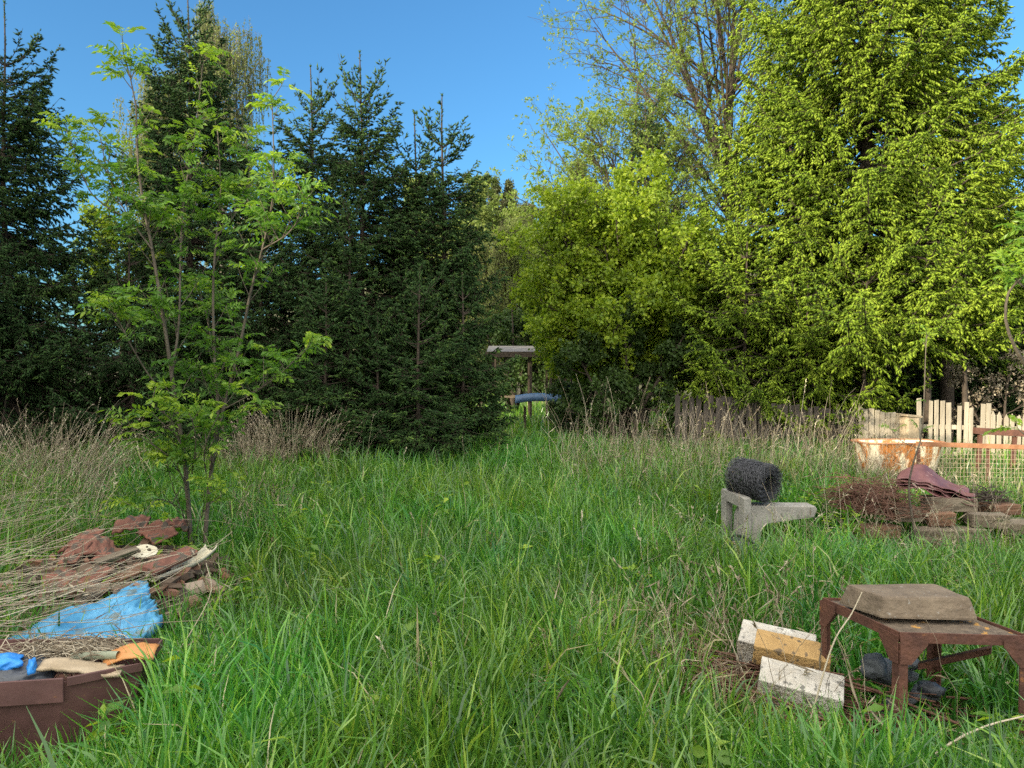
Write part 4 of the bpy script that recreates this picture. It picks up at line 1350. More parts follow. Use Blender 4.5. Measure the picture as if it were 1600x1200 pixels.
M['wire_light'] = surf_mat("pale_wire", (0.34, 0.28, 0.18), (0.5, 0.42, 0.28), 30, 0.6, 0.1, 0.2)
mesh_panel()
o = block("iron_beam", (.62, .09, .085), M['rust'], tuple(at(1560, 675, 10.6)), (0, R_(3), R_(-8)), .004, 1, .002, 2)
tag(o, 'rusty brown iron beam lying across the back of the mesh panel before the pickets', 'beam')
for k in (-.22, .22):
    q = o.location + Vector((k, .05, 0))
    block("prop", (.05, .05, q.z - .04), M['rust'], (k, .02, -(q.z) / 2 - .03), (0, 0, 0), .002, 0, 0, 1, o)


def fence(name, spec, Yf, mat, label, rails=(.35, .85), post_at=(), seed=0, group=None):
    """spec: (px, top py, width m, pointed, tilt)"""
    rr = random.Random(seed)
    px0 = spec[0][0]
    root = empty(name, (at(px0, 650, Yf(px0)).x, Yf(px0), 0))
    lo = root.location
    xs = []
    for px, ty, w, pt, tilt in spec:
        Y = Yf(px)
        p = at(px, ty, Y)
        x, y, h = p.x - lo.x, Y - lo.y, p.z
        g = -.02
        t = .018
        hw = w * (.42 if len(spec) < 20 and not label.startswith('sunlit') else .5)
        jit = rr.uniform(-.008, .008)
        if pt: prof = [(x - hw, y, g), (x + hw, y, g), (x + hw + tilt * h, y, h - .07), (x + tilt * h, y, h), (x - hw + tilt * h, y, h - .07)]
        else: prof = [(x - hw, y, g), (x + hw, y, g), (x + hw + tilt * h, y, h + jit), (x - hw + tilt * h, y, h - jit)]
        dy = rr.uniform(-.004, .004)
        prism("picket", [(a, b + dy, c) for a, b, c in prof], (0, -t, 0), mat, root, bevel=.003, seg=1)
        xs.append((x, y))
    (xa, ya), (xb, yb) = xs[0], xs[-1]
    ln = math.hypot(xb - xa, yb - ya) + .1
    for z in rails:
        block("rail", (ln, .035, .07), mat, ((xa + xb) / 2, (ya + yb) / 2 + .03, z), (0, 0, math.atan2(yb - ya, xb - xa)), .004, 0, 0, 1, root)
    for px in post_at:
        Y = Yf(px)
        block("post", (.10, .10, 1.1), M['concrete'], (at(px, 650, Y).x - lo.x, Y - lo.y + .11, .53), (0, 0, 0), .008, 1, .002, 2, root)
    tag(root, label, 'fence', group)
    return root


GFN = 'fence sections along the right side'
rf = random.Random(12)
Yf = lambda px: 13.4 - (px - 1050) / 550 * 1.6
sp = []
px = 1345
while px < 1410:
    sp.append((px, 637 + (px - 1345) * .17 + rf.uniform(-2, 2), .078, False, rf.uniform(-.01, .01))); px += 8.4
fence("board_fence", sp, Yf, M['picket'], 'sunlit close-boarded wooden fence left of the concrete post, under the spruce', seed=1, group=GFN)
sp = [(1437, 622, .085, 0, -.012), (1453, 626, .07, 0, .01), (1463, 625, .075, 0, 0), (1472, 626, .085, 0, .004), (1483, 629, .09, 0, -.01), (1498, 634, .075, 0, .008), (1508, 628, .08, 0, .02), (1516, 637, .07, 0, .015)]
fence("picket_fence", sp, Yf, M['picket'], 'tall gappy pale pickets with square tops right of the concrete post', rails=(.3, .72), seed=2, group=GFN)
sp = [(1534, 631, .085, 0, .02), (1543, 630, .085, 0, .015), (1551, 642, .08, 1, .0), (1561, 643, .08, 1, .0), (1571, 647, .08, 1, .01), (1581, 646, .08, 1, 0), (1591, 648, .08, 1, .01), (1601, 644, .08, 1, 0), (1611, 646, .08, 1, 0), (1621, 646, .08, 1, 0.01), (1631, 648, .08, 1, 0), (1642, 645, .08, 1, 0), (1653, 646, .08, 1, 0)]
fence("picket_fence", sp, Yf, M['picket'], 'pale picket fence with pointed tops at the right picture edge', rails=(.3, .72), seed=3, group=GFN)
sp = []
px = 1058
while px < 1342:
    sp.append((px, 612 + (px - 1058) * .115 + rf.uniform(-2, 2) + (0 if px > 1090 else 4), .085, px < 1092, rf.uniform(-.01, .01))); px += 9.6 if px > 1090 else 11.5
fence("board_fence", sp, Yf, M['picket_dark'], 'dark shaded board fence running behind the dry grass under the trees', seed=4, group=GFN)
p = at(1421, 652, Yf(1421) - .15)
o = block("concrete_post", (.20, .20, p.z + .02), M['tan'], (p.x, p.y, p.z / 2), (0, 0, R_(12)), .010, 2, .006, 3)
tag(o, 'squat square tan post between the board fence and the tall pickets', 'post')
cap = block("cap", (.30, .24, .03), M['tan'], (0, 0, p.z / 2 + .028), (R_(3), R_(5), R_(4)), .006, 1, .004, 4, o)
# bare brown shrub at right edge behind the pickets
o = broad_tree("bare_shrub", 55, [([(0, 0, 0), (-.2, 0, .5), (-.4, .1, 1.0), (-.5, .1, 1.5)], .03, .01), ([(0, 0, 0), (.1, 0, .6), (.2, .1, 1.2), (.3, .1, 1.7)], .03, .01), ([(0.3, 0, 0), (.5, 0, .6), (.8, .1, 1.1), (1.0, .1, 1.5)], .03, .01)],
               [dict(n=11, srange=(.15, 1), lf=.5, spread=.9, up=.2), dict(n=8, srange=(.2, 1), lf=.5, spread=.9, up=0), dict(n=6, srange=(.2, 1), lf=.5, spread=.9, up=0, npts=4)],
               dict(n=2, size=.05, aspect=.6), M['dry'], M['bark'])
put(o, 1560, 13.2); tag(o, 'brown bare-twigged shrub behind the pointed pickets at the right', 'shrub')


# ------------------------------------------------------------------ open shed and blue cover in the gap
def shed():
    Y0 = 22.0
    a, b = at(765, 545, Y0), at(905, 545, Y0)
    root = empty("open_shed", ((a.x + b.x) / 2, Y0 + 1.2, 0))
    hw = (b.x - a.x) / 2
    zr = at(800, 543, Y0).z
    o = block("roof", (hw * 2 + .2, 2.8, .05), M['shed_roof'], (0, 0, zr - .05), (R_(6), 0, 0), .01, 1, .01, 1, root)
    block("fascia", (hw * 2 + .22, .05, .16), M['bark'], (0, -1.43, zr - .20), (0, 0, 0), .005, 1, .004, 2, root)
    for x in (-hw * .92, -hw * .08, hw * .36, hw * .82):
        for y in (-1.2, 1.2):
            block("post", (.07, .07, zr - .16), M['bark'], (x, y, (zr - .16) / 2), (0, 0, 0), .004, 0, 0, 1, root)
    for z in (.75,):
        block("rail", (hw * 1.9, .05, .08), M['timber'], (0, 1.28, z), (0, 0, 0), .004, 1, .002, 3, root)
    tag(root, 'low open shed with a pale roof on posts in the gap between the trees', 'shed')
    # blue cover
    Yc = 19.5
    c0, c1 = at(805, 619, Yc), at(900, 623, Yc)
    def fn(u, v):
        p = c0 * (1 - u) + c1 * u
        arch = math.sin(math.pi * min(1, u * 1.05)) * .09
        return Vector((p.x, Yc + v * .9, p.z + arch - .05 * abs(v - .4) - (.16 if v < .05 else 0) + .02 * mnoise.noise(Vector((u * 6, v * 5, 2)))))
    r2 = empty("covered_trailer", (c0.x, Yc, 0))
    g = grid_sheet("blue_cover", fn, 30, 10, surf_mat("dull_blue_cover", (.03, .07, .15), (.06, .13, .24), 5, .5, .2), .01)
    g.parent = r2; g.matrix_parent_inverse = Matrix.Translation(-r2.location)
    L = c1.x - c0.x
    for x in (.25, L - .25):
        for y in (.15, .75):
            block("leg", (.06, .06, .66), M['bark'], (x, y, .32), (0, 0, 0), .003, 0, 0, 1, r2)
    tag(r2, 'low frame under an arched blue cover in front of the open shed', 'cover')


shed()

# ------------------------------------------------------------------ left foreground: iron trough and its contents
def trough():
    zt = .45
    pts = [(-2.75, 2.80), (-1.735, 2.98), (-1.51, 3.14), (-1.56, 3.40), (-2.75, 3.38)]
    root = empty("iron_trough", (-2.1, 3.1, 0))
    lo = Vector((-2.1, 3.1, 0))
    c = Vector((-2.2, 3.15))
    P = [Vector(p) for p in pts]
    n = len(P)
    for i in range(n):
        a, b = P[i], P[(i + 1) % n]
        ia, ib = a + (c - a).normalized() * .10, b + (c - b).normalized() * .10   # floor corners pulled in: flared sides
        q = lambda v, z: Vector((v.x - lo.x, v.y - lo.y, z))
        d = (b - a).normalized(); nv = Vector((d.y, -d.x))
        if nv.dot(a - c) < 0: nv = -nv
        nv3 = Vector((nv.x, nv.y, 0))
        prism("side_panel", [q(ia, .02), q(ib, .02), q(b, zt - .02), q(a, zt - .02)], -nv3 * .006, M['rust_panel'], root, bevel=0)
        dd = Vector((d.x, d.y, 0)) * .004
        prism("rim", [q(a, zt - .095 if i == 0 else zt - .035) + dd + nv3 * .004, q(b, zt - .095 if i == 0 else zt - .035) - dd + nv3 * .004, q(b, zt) - dd + nv3 * .004, q(a, zt) + dd + nv3 * .004], nv3 * .010, M['rust_panel'], root, bevel=.002, seg=1)
    solid("floor_plate", [(*(p + (c - p).normalized() * .105 - lo.xy), .30) for p in P] + [(*(p + (c - p).normalized() * .105 - lo.xy), .31) for p in P],
          [tuple(range(n))[::-1], tuple(range(n, 2 * n))] + [(i, (i + 1) % n, n + (i + 1) % n, n + i) for i in range(n)], M['rust'], root, 0)
    tag(root, 'brown iron trough full of rubbish at the lower left corner', 'trough')


trough()


def blob(name, loc, size, mat, seed, amp=.35, freq=6, sub=4, rot=0):
    bm = bmesh.new()
    bmesh.ops.create_icosphere(bm, subdivisions=sub, radius=1)
    for v in bm.verts:
        k = 1 + amp * mnoise.noise(v.co * 1.6 + Vector((seed, 0, 0))) + amp * .5 * abs(mnoise.noise(v.co * freq + Vector((0, seed, 0))))
        v.co = Vector((v.co.x * size[0], v.co.y * size[1], v.co.z * size[2])) * k
    me = bpy.data.meshes.new(name); bm.to_mesh(me); bm.free()
    for f in me.polygons: f.use_smooth = True
    me.materials.append(mat)
    o = bpy.data.objects.new(name, me); COL.objects.link(o)
    o.location = loc; o.rotation_euler = (0, 0, rot)
    return o


o = blob("dark_sack", tuple(on_z(18, 1050, .44)), (.17, .12, .045), M['darkbag'], 3)
tag(o, 'dark crumpled plastic sack in the left end of the iron trough', 'sack')
o = blob("blue_rag", tuple(on_z(2, 1035, .49)), (.075, .055, .028), M['bluecloth'], 8, .5, 5)
tag(o, 'bright blue rag on the dark sack at the left picture edge', 'rag')
o = blob("blue_scrap", tuple(on_z(50, 1043, .47)), (.018, .05, .03), M['bluecloth'], 12, .5, 5, 3, .5)
tag(o, 'small blue plastic scrap on the right end of the dark sack', 'scrap')
p0 = on_z(205, 1026, .46)


def fn(u, v):
    return Vector(((u - .5) * .20, (v - .5) * .10, .025 * math.sin(u * 3.1) + .012 * math.sin(v * 3) + .006 * mnoise.noise(Vector((u * 8, v * 8, 1)))))


o = grid_sheet("orange_plastic_piece", fn, 14, 8, M['orange'], .006); o.location = p0; o.rotation_euler = (R_(16), R_(-6), R_(8))
tag(o, 'broken orange brown plastic piece at the right end of the iron trough', 'plastic piece')


def fn(u, v):
    return Vector(((u - .5) * .30, (v - .5) * .08, .018 * math.sin(u * 4 + 1) + .01 * mnoise.noise(Vector((u * 9, v * 6, 4)))))


o = grid_sheet("bark_strip", fn, 16, 6, M['tan'], .012); o.location = on_z(128, 1043, .455); o.rotation_euler = (R_(10), R_(2), R_(10))
tag(o, 'pale curved strip of bark lying in the iron trough', 'bark strip')
acc = Acc(); P = np.array([on_z(112, 1027, .47), on_z(150, 1024, .475), on_z(185, 1024, .48)])
tubes(acc, smooth_line(P, 8)[None], np.full((1, 8), .017), 10)
o = acc.build("green_pipe", surf_mat("grey_green_pipe", (.20, .22, .15), (.30, .31, .22), 8, .6, .1))
tag(o, 'short grey green pipe lying across the back of the iron trough', 'pipe')
rngs = np.random.default_rng(17)
acc = Acc()
n = 420
cx = rngs.uniform(-2.1, -1.66, n); cy = 3.17 + rngs.uniform(-.08, .15, n) + (cx + 1.8) * .2
an = rngs.normal(.15, .7, n)
ln = rngs.uniform(.05, .20, n)
u = np.linspace(-.5, .5, 5)
X = cx[:, None] + np.cos(an)[:, None] * ln[:, None] * u
Yq = cy[:, None] + np.sin(an)[:, None] * ln[:, None] * u
Z = .43 + rngs.uniform(0, .05, (n, 1)) + rngs.normal(0, .06, (n, 1)) * u + .02 * np.cos(u * 3)
tubes(acc, np.stack([X, Yq, Z], -1), np.full((n, 5), .0022), 3, rngs.uniform(0, 1, n))
o = acc.build("straw", M['dry']); tag(o, 'dry straw strewn over the rubbish in the iron trough', 'straw', kind='stuff')

# blue tarpaulin
c00, c10, c11, c01 = Vector((-2.80, 3.80, .20)), Vector((-1.90, 3.80, .16)), Vector((-2.0, 4.38, .25)), Vector((-2.34, 4.90, .31))


def fn(u, v):
    p = (c00 * (1 - u) + c10 * u) * (1 - v) + (c01 * (1 - u) + c11 * u) * v
    n = mnoise.noise(Vector((u * 3, v * 3, 0))) * .06 - abs(mnoise.noise(Vector((u * 9 + v * 3, v * 3, 3)))) * .05 - abs(mnoise.noise(Vector((u * 19 - v * 5, v * 8, 7)))) * .024
    e = .05 * math.sin(v * 9) if u > .98 else 0
    return Vector((p.x + e * .5 + n * .3, p.y, p.z + n + .02 * math.sin(u * 2.6) + (-.05 if u in (0, 1) or v == 0 else 0)))


o = grid_sheet("blue_tarpaulin", fn, 60, 50, M['tarp'], .003)
tag(o, 'crumpled faded blue tarpaulin on the rubble between trough and sapling', 'tarpaulin')

# mound of earth and rubble below the tiles, tarpaulin
gm = []
mx, my = np.meshgrid(np.linspace(-1, 1, 50), np.linspace(-1, 1, 50))
rr = np.sqrt(mx ** 2 + my ** 2)
mz = .25 * np.clip(1 - rr ** 2.2, -.3, 1)
mzn = np.array([[mnoise.noise(Vector((a * 4, b * 4, 0))) * .05 + mnoise.noise(Vector((a * 11, b * 11, 3))) * .02 for a, b in zip(r1, r2)] for r1, r2 in zip(mx, my)])
V = np.stack([-2.75 + mx * 1.15 + my * -.55, 5.2 + my * 1.55, mz + mzn - .02], -1).reshape(-1, 3)
i = np.arange(2500).reshape(50, 50)
Q = np.stack([i[:-1, :-1], i[:-1, 1:], i[1:, 1:], i[1:, :-1]], -1).reshape(-1, 4)
o = np_obj("rubble_mound", V, [Q], M['ground']); tag(o, 'low mound of earth beneath the tiles and the tarpaulin', 'mound', kind='structure')

# terracotta tile fragments and boards
GTILE = 'broken terracotta tiles in the rubble heap'
tiles = [(205, 823, .36, .24, .16, 'ribbed terracotta tile at the far top of the rubble heap'), (245, 834, .33, .22, .13, 'terracotta tile sliding to the right from the ribbed tile'),
         (275, 822, .33, .22, .10, 'flat terracotta tile just left of the sapling stems'), (128, 848, .36, .20, .18, 'rounded terracotta shard at the upper left of the rubble heap'),
         (150, 858, .36, .26, .15, 'long dark terracotta shard leaning in the middle of the heap'), (112, 872, .32, .24, .14, 'terracotta shard at the left middle of the heap'),
         (95, 916, .28, .24, .14, 'flat orange shard at the lower left of the heap above the tarpaulin'), (140, 910, .28, .2, .14, 'small orange shard right of the lower left shard'),
         (180, 878, .31, .22, .12, 'dark tile shard among the straw in the centre of the heap')]
for i, (px, py, z, a, b, lab) in enumerate(tiles):
    q = on_z(px, py, z)
    rib = .010 if i < 3 else .006
    ph = rs.uniform(0, 6)
    def fn(u, v, a=a, b=b, rib=rib, ph=ph):
        return Vector(((u - .5) * a * (1 - .25 * v * math.sin(ph + 2)), (v - .5) * b * 1.6, rib * math.sin(u * 19) + .035 * math.cos((u - .5) * 2.6) + .004 * mnoise.noise(Vector((u * 9, v * 9, ph)))))
    o = grid_sheet("roof_tile", fn, 30, 8, M['tile'], .016)
    o.location = q; o.rotation_euler = (R_(rs.uniform(5, 30)), R_(rs.uniform(-22, 22)), rs.uniform(-.6, .6))
    tag(o, lab, 'tile', GTILE)
boards = [((232, 893), (300, 860), .34, .10, 'tile', 'long reddish board lying towards the sapling on the rubble heap'), ((185, 905), (250, 880), .30, .07, 'timber_red', 'thin dark red lath in front of the long reddish board'),
          ((150, 880), (215, 858), .36, .05, 'timber', 'narrow mossy lath across the middle of the rubble heap')]
for (a, b, z, w, mt, lab) in boards:
    A, B = on_z(*a, z), on_z(*b, z + .03)
    d = B - A
    o = block("wooden_board", (d.length, w, .035), M[mt], tuple((A + B) / 2), (R_(20), -math.asin(d.z / d.length), math.atan2(d.y, d.x)), .006, 3, .006, 7)
    tag(o, lab, 'board')
# small dark rubble, bark and splinters over the mound
def debris():
    rg = np.random.default_rng(33)
    acc = Acc()
    n = 520
    a = rg.normal(0, .42, n); b = rg.normal(0, .5, n)
    x = -2.85 + a * 1.05 + b * -.4; y = 5.55 + b * 1.1
    d2 = ((x + 2.75 + .35 * (y - 5.2)) / 1.15) ** 2 + ((y - 5.2) / 1.55) ** 2
    z = .25 * np.clip(1 - d2 ** 1.1, -.2, 1) + rg.uniform(0, .05, n)
    L = rg.uniform(.02, .12, n); Wd = L * rg.uniform(.15, .6, n); H = rg.uniform(.006, .025, n)
    c = np.stack([x, y, z], -1)
    u = nrm(np.stack([rg.normal(0, 1, n), rg.normal(0, 1, n), rg.normal(0, .3, n)], -1))
    v = nrm(np.cross(u, np.array([0, 0, 1.0]) + rg.normal(0, .3, (n, 3)))); w = np.cross(u, v)
    cor = []
    for sx, sy, sz in ((-1, -1, -1), (1, -1, -1), (1, 1, -1), (-1, 1, -1), (-1, -1, 1), (1, -1, 1), (1, 1, 1), (-1, 1, 1)):
        k = rg.uniform(.6, 1.1, (n, 1))
        cor.append(c + u * (L * sx)[:, None] * k + v * (Wd * sy)[:, None] * k + w * (H * sz)[:, None])
    V = np.stack(cor, 1).reshape(-1, 3)
    F = (np.arange(n) * 8)[:, None, None] + np.array(BOXF)[None]
    acc.add(V, F.reshape(-1, 4), np.repeat(rg.uniform(0, 1, n), 8))
    o = acc.build("rubble_debris", leaf_mat("rubble_bits", [(0, (.045, .035, .028)), (.5, (.12, .085, .06)), (.8, (.20, .10, .065)), (1, (.26, .22, .17))], 0.0, .9, .2, 1), None, False)
    tag(o, 'splinters and small rubble between the broken tiles', 'debris', kind='stuff')


debris()
# cream plate with holes
cr = empty("cream_panel", tuple(on_z(225, 862, .36)), R_(15))
Pn = 28
V, F = [], []
holes = [(-.045, .0, .018), (.045, .012, .018), (-.01, -.04, .010), (.02, .045, .012)]
n1, n2 = 46, 30
keepv = {}
for j in range(n2 + 1):
    for i in range(n1 + 1):
        x, y = (i / n1 - .5) * .24, (j / n2 - .5) * .15
        V.append((x, y, .012 * math.cos(x * 12) + .006 * mnoise.noise(Vector((x * 20, y * 20, 0)))))
for j in range(n2):
    for i in range(n1):
        x, y = ((i + .5) / n1 - .5) * .24, ((j + .5) / n2 - .5) * .15
        if any((x - a) ** 2 + (y - b) ** 2 < c * c for a, b, c in holes): continue
        if (x / .12) ** 2 + (y / .075) ** 2 > 1.02 + .2 * mnoise.noise(Vector((x * 25, y * 25, 3))): continue
        F.append((j * (n1 + 1) + i, j * (n1 + 1) + i + 1, (j + 1) * (n1 + 1) + i + 1, (j + 1) * (n1 + 1) + i))
me = bpy.data.meshes.new("perforated_plate"); me.from_pydata(V, [], F)
me.materials.append(M['cream'])
pl = bpy.data.objects.new("perforated_plate", me); COL.objects.link(pl); pl.parent = cr
md = pl.modifiers.new("thickness", 'SOLIDIFY'); md.thickness = .012
pl.rotation_euler = (R_(38), 0, 0)
cr.scale = (.75, .75, .75)
tag(cr, 'cream plastic panel with dark round holes lying on the rubble heap', 'panel')
# white gutter / trough edge below the sapling
A = [on_z(238, 898, .30), on_z(275, 884, .30), on_z(305, 872, .31), on_z(326, 856, .34), on_z(330, 850, .36)]
cl = smooth_line(A, 24)
V = []; F = []
K = 9
for i, c in enumerate(cl):
    t = cl[min(i + 1, 23)] - cl[max(i - 1, 0)]; t /= np.linalg.norm(t)
    s = np.cross(t, [0, 0, 1.0]); s /= np.linalg.norm(s)
    for k in range(K):
        a = math.pi * (k / (K - 1)) * .95 + .1
        V.append(c + s * math.cos(a) * .05 + np.array([0, 0, 1]) * (-math.sin(a) * .05 + .0))
for i in range(23):
    for k in range(K - 1): F.append((i * K + k, i * K + k + 1, (i + 1) * K + k + 1, (i + 1) * K + k))
me = bpy.data.meshes.new("white_gutter"); me.from_pydata([tuple(v) for v in V], [], F)
for p in me.polygons: p.use_smooth = True
me.materials.append(M['cream'])
o = bpy.data.objects.new("white_gutter", me); COL.objects.link(o)
md = o.modifiers.new("thickness", 'SOLIDIFY'); md.thickness = .008
tag(o, 'curved white plastic gutter around the foot of the ash sapling', 'gutter')

# ------------------------------------------------------------------ grass
rng = np.random.default_rng(101)


def inside(x, y, cx, cy, hw, hd, yaw=0):
    c, s = math.cos(-yaw), math.sin(-yaw)
    a = (x - cx) * c - (y - cy) * s; b = (x - cx) * s + (y - cy) * c
    return (np.abs(a) < hw) & (np.abs(b) < hd)


def density_keep(x, y):
    k = np.ones(len(x), bool)
    k &= ~(inside(x, y, 1.72, 3.27, .30, .27, -.08) & (rng.uniform(0, 1, len(x)) < .6))   # table
    k &= ~inside(x, y, 1.19, 3.60, .30, .34, -.4)                    # blocks
    k &= ~inside(x, y, -2.25, 3.10, .78, .27, .15)                    # trough
    k &= ~(inside(x, y, -2.28, 4.2, .34, .55, .25) & (rng.uniform(0, 1, len(x)) < .82))                    # tarp
    k &= ~(inside(x, y, -2.95, 5.8, .62, .7, .2) & (rng.uniform(0, 1, len(x)) < .9))
    k &= ~inside(x, y, 4.0, 7.35, 1.05, .30, 0)                      # timber pile
    k &= ~inside(x, y, 2.35, 7.1, .40, .16, 0)                       # support
    k &= ~inside(x, y, 5.3, 10.6, .62, .32, 0)                       # bath
    k &= ~inside(x, y, 1.9, 5.75, .20, .2, 0)                        # bucket
    return k


def patch(x, y, f, s):
    return np.sin(x * f + s) * np.sin(y * f * 1.13 + s * 2.1) * .5 + np.sin(x * f * 2.3 + y * f * 1.7 + s * 3) * .3 + np.sin(x * f * 4.1 - y * f * 3.7 + s) * .2


def make_grass():
    N = 230000
    # polar sampling: density falls off with distance
    u = rng.uniform(0, 1, N)
    d0, d1, g = 1.0, 17.0, 0.62
    r = (d0 ** (2 - 2 * g) + u * (d1 ** (2 - 2 * g) - d0 ** (2 - 2 * g))) ** (1 / (2 - 2 * g))
    th = rng.uniform(-R_(47), R_(47), N)
    x, y = r * np.sin(th), r * np.cos(th)
    # gather into tussocks
    cell = .16
    cx, cy = np.floor(x / cell), np.floor(y / cell)
    h1 = np.modf(np.abs(np.sin(cx * 127.1 + cy * 311.7) * 43758.5))[0]
    h2 = np.modf(np.abs(np.sin(cx * 269.5 + cy * 183.3) * 43758.5))[0]
    h3 = np.modf(np.abs(np.sin(cx * 419.2 + cy * 71.9) * 43758.5))[0]
    tx, ty = (cx + h1) * cell, (cy + h2) * cell
    w = .55 * (rng.uniform(0, 1, N) < .75)
    x, y = x * (1 - w) + tx * w, y * (1 - w) + ty * w
    k = density_keep(x, y) & (y > .6)
    x, y, r, h1, h2, h3, tx, ty = (a[k] for a in (x, y, r, h1, h2, h3, tx, ty))
    n = len(x)
    z = gh(x, y)
    pt = patch(x, y, 1.1, 2.0)
    hgt = (.47 + .13 * pt + .16 * (h3 - .5)) * rng.uniform(.55, 1.25, n)
    hgt *= np.where(r < 3.2, .95, 1.0)
    for (ax, ay, rad, m) in ((1.2, 3.2, .55, .55), (1.72, 3.15, .42, .5), (-1.75, 2.72, .42, .5), (-2.0, 3.9, .6, .6), (-2.7, 5.4, .9, .6), (3.3, 6.7, .75, .28), (4.4, 6.7, .75, .28), (2.05, 6.65, .6, .22), (2.3, 7.3, .4, .5), (5.4, 9.6, .9, .6), (.9, 3.9, .5, .7)):
        dd = np.hypot(x - ax, y - ay)
        hgt *= 1 - (1 - m) * np.exp(-(dd / rad) ** 2)
    hgt *= 1 - .35 * sst(12.3, 14.5, y)
    wid = (.0055 + .0105 * rng.uniform(0, 1, n) ** 1.8) * (1 + .045 * np.clip(r - 4, 0, 12)) * np.where(r < 4.5, 1.15, 1.0)
    az = np.arctan2(y - ty, x - tx) + rng.normal(0, .9, n)
    az = np.where(rng.uniform(0, 1, n) < .3, rng.uniform(0, 6.28, n), az)
    lean = np.abs(rng.normal(.16, .16, n))
    curl = np.abs(rng.normal(.75, .65, n)) * np.where(r < 4.5, 1.25, 1.0) * (1 + (rng.uniform(0, 1, n) < .34) * 1.6)
    seg = 6
    t = np.linspace(0, 1, seg)
    ang = lean[:, None] + curl[:, None] * t[None] ** 2.2 * 1.25
    ang = np.minimum(ang, 2.5)
    ds = hgt[:, None] / (seg - 1)
    hx = np.concatenate([np.zeros((n, 1)), np.cumsum(np.sin(ang[:, :-1]) * ds, 1)], 1)
    hz = np.concatenate([np.zeros((n, 1)), np.cumsum(np.cos(ang[:, :-1]) * ds, 1)], 1)
    c, s = np.cos(az)[:, None], np.sin(az)[:, None]
    sway = rng.normal(0, .05, (n, 1)) * t[None] ** 2
    Px = x[:, None] + c * hx - s * sway
    Py = y[:, None] + s * hx + c * sway
    Pz = z[:, None] - .01 + hz
    prof = np.array([.75, 1.0, 1.0, .85, .55, .06])
    tw = rng.normal(0, .6, (n, 1)) + rng.normal(0, .5, (n, 1)) * t[None]
    wx = (-s * np.cos(tw) + c * np.cos(ang) * np.sin(tw)); wy = (c * np.cos(tw) + s * np.cos(ang) * np.sin(tw)); wz = -np.sin(ang) * np.sin(tw)
    W = np.stack([wx, wy, wz], -1) * (wid[:, None] * prof[None] * .5)[..., None]
    P = np.stack([Px, Py, Pz], -1)
    V = np.stack([P - W, P + W], 2).reshape(-1, 3)
    i = (np.arange(n) * seg * 2)[:, None] + (np.arange(seg - 1) * 2)[None]
    F = np.stack([i, i + 1, i + 3, i + 2], -1).reshape(-1, 4)
    right = sst(-.5, 4.0, x) * sst(7.5, 10.5, y)
    left = sst(-3.0, -5.5, x) * .5
    tint = np.clip(.42 + .16 * pt + .22 * (h1 - .5) + rng.normal(0, .24, n), 0, .89)
    dry = rng.uniform(0, 1, n) < (.012 + .14 * right + .10 * left + .25 * np.exp(-((x - 1.0) ** 2 + (y - 3.7) ** 2) / .35))
    tint = np.where(dry, rng.uniform(.93, 1, n), tint)
    o = np_obj("grass", V, [F], M['grass'], None, np.repeat(tint, seg * 2), True)
    tag(o, 'long green meadow grass', 'grass', kind='stuff')


make_grass()


# rougher, thinner grass further off (behind the fence, under the trees, in the gap)
def far_grass():
    n = 50000
    y = rng.uniform(13.5, 34, n); x = rng.uniform(-.75, .75, n) * y
    z = gh(x, y)
    h = rng.uniform(.12, .4, n); w = rng.uniform(.012, .03, n)
    a = rng.uniform(0, 6.28, n)
    ln = rng.normal(0, .12, (n, 2))
    b = np.stack([np.cos(a), np.sin(a), np.zeros(n)], -1) * w[:, None]
    p = np.stack([x, y, z], -1)
    tip = p + np.stack([ln[:, 0], ln[:, 1], h], -1)
    V = np.stack([p - b, p + b, tip], 1).reshape(-1, 3)
    o = np_obj("far_grass", V, [np.arange(n * 3).reshape(-1, 3)], M['grass'], None, np.repeat(np.clip(rng.normal(.62, .2, n), 0, 1), 3), True)
    tag(o, 'rough grass beyond the meadow under the trees', 'grass', kind='stuff')


far_grass()


# ------------------------------------------------------------------ dry stalks
def stalks(acc, x, y, h, lean, az, heads=.5, curl=.5, r=.0016, z0=None):
    n = len(x)
    seg = 8
    t = np.linspace(0, 1, seg)
    ang = lean[:, None] + (curl * np.abs(rng.normal(.6, .5, n)))[:, None] * t[None] ** 2.5
    ds = h[:, None] / (seg - 1)
    hx = np.concatenate([np.zeros((n, 1)), np.cumsum(np.sin(ang[:, :-1]) * ds, 1)], 1)
    hz = np.concatenate([np.zeros((n, 1)), np.cumsum(np.cos(ang[:, :-1]) * ds, 1)], 1)
    z = (gh(x, y) if z0 is None else z0)
    P = np.stack([x[:, None] + np.cos(az)[:, None] * hx, y[:, None] + np.sin(az)[:, None] * hx, np.maximum(z[:, None] + hz, .015)], -1)
    P[:, 1:-1] += rng.normal(0, .006, P[:, 1:-1].shape)
    tn = rng.uniform(0, 1, n)
    tubes(acc, P, (r * rng.uniform(.7, 1.5, n))[:, None] * (1 - .55 * t)[None], 3, tn)
    hd = rng.uniform(0, 1, n) < heads
    if hd.any():
        A = P[hd]
        k = 10
        idx = np.repeat(np.arange(len(A)), k)
        p, g = interp(A, idx, rng.uniform(.84, 1.0, len(idx)))
        leaves(acc, rng, p, g * 1.2 + rng.normal(0, .35, p.shape), rng.uniform(.018, .04, len(idx)), .25, .1, np.repeat(tn[hd], k), .3)
    # withered leaves hanging off the stalk
    idx = np.repeat(np.arange(n), 2)
    p, g = interp(P, idx, rng.uniform(.1, .7, len(idx)))
    leaves(acc, rng, p, g * .4 + rng.normal(0, .7, p.shape), rng.uniform(.06, .16, len(idx)), .06, .5, np.repeat(tn, 2), .3)


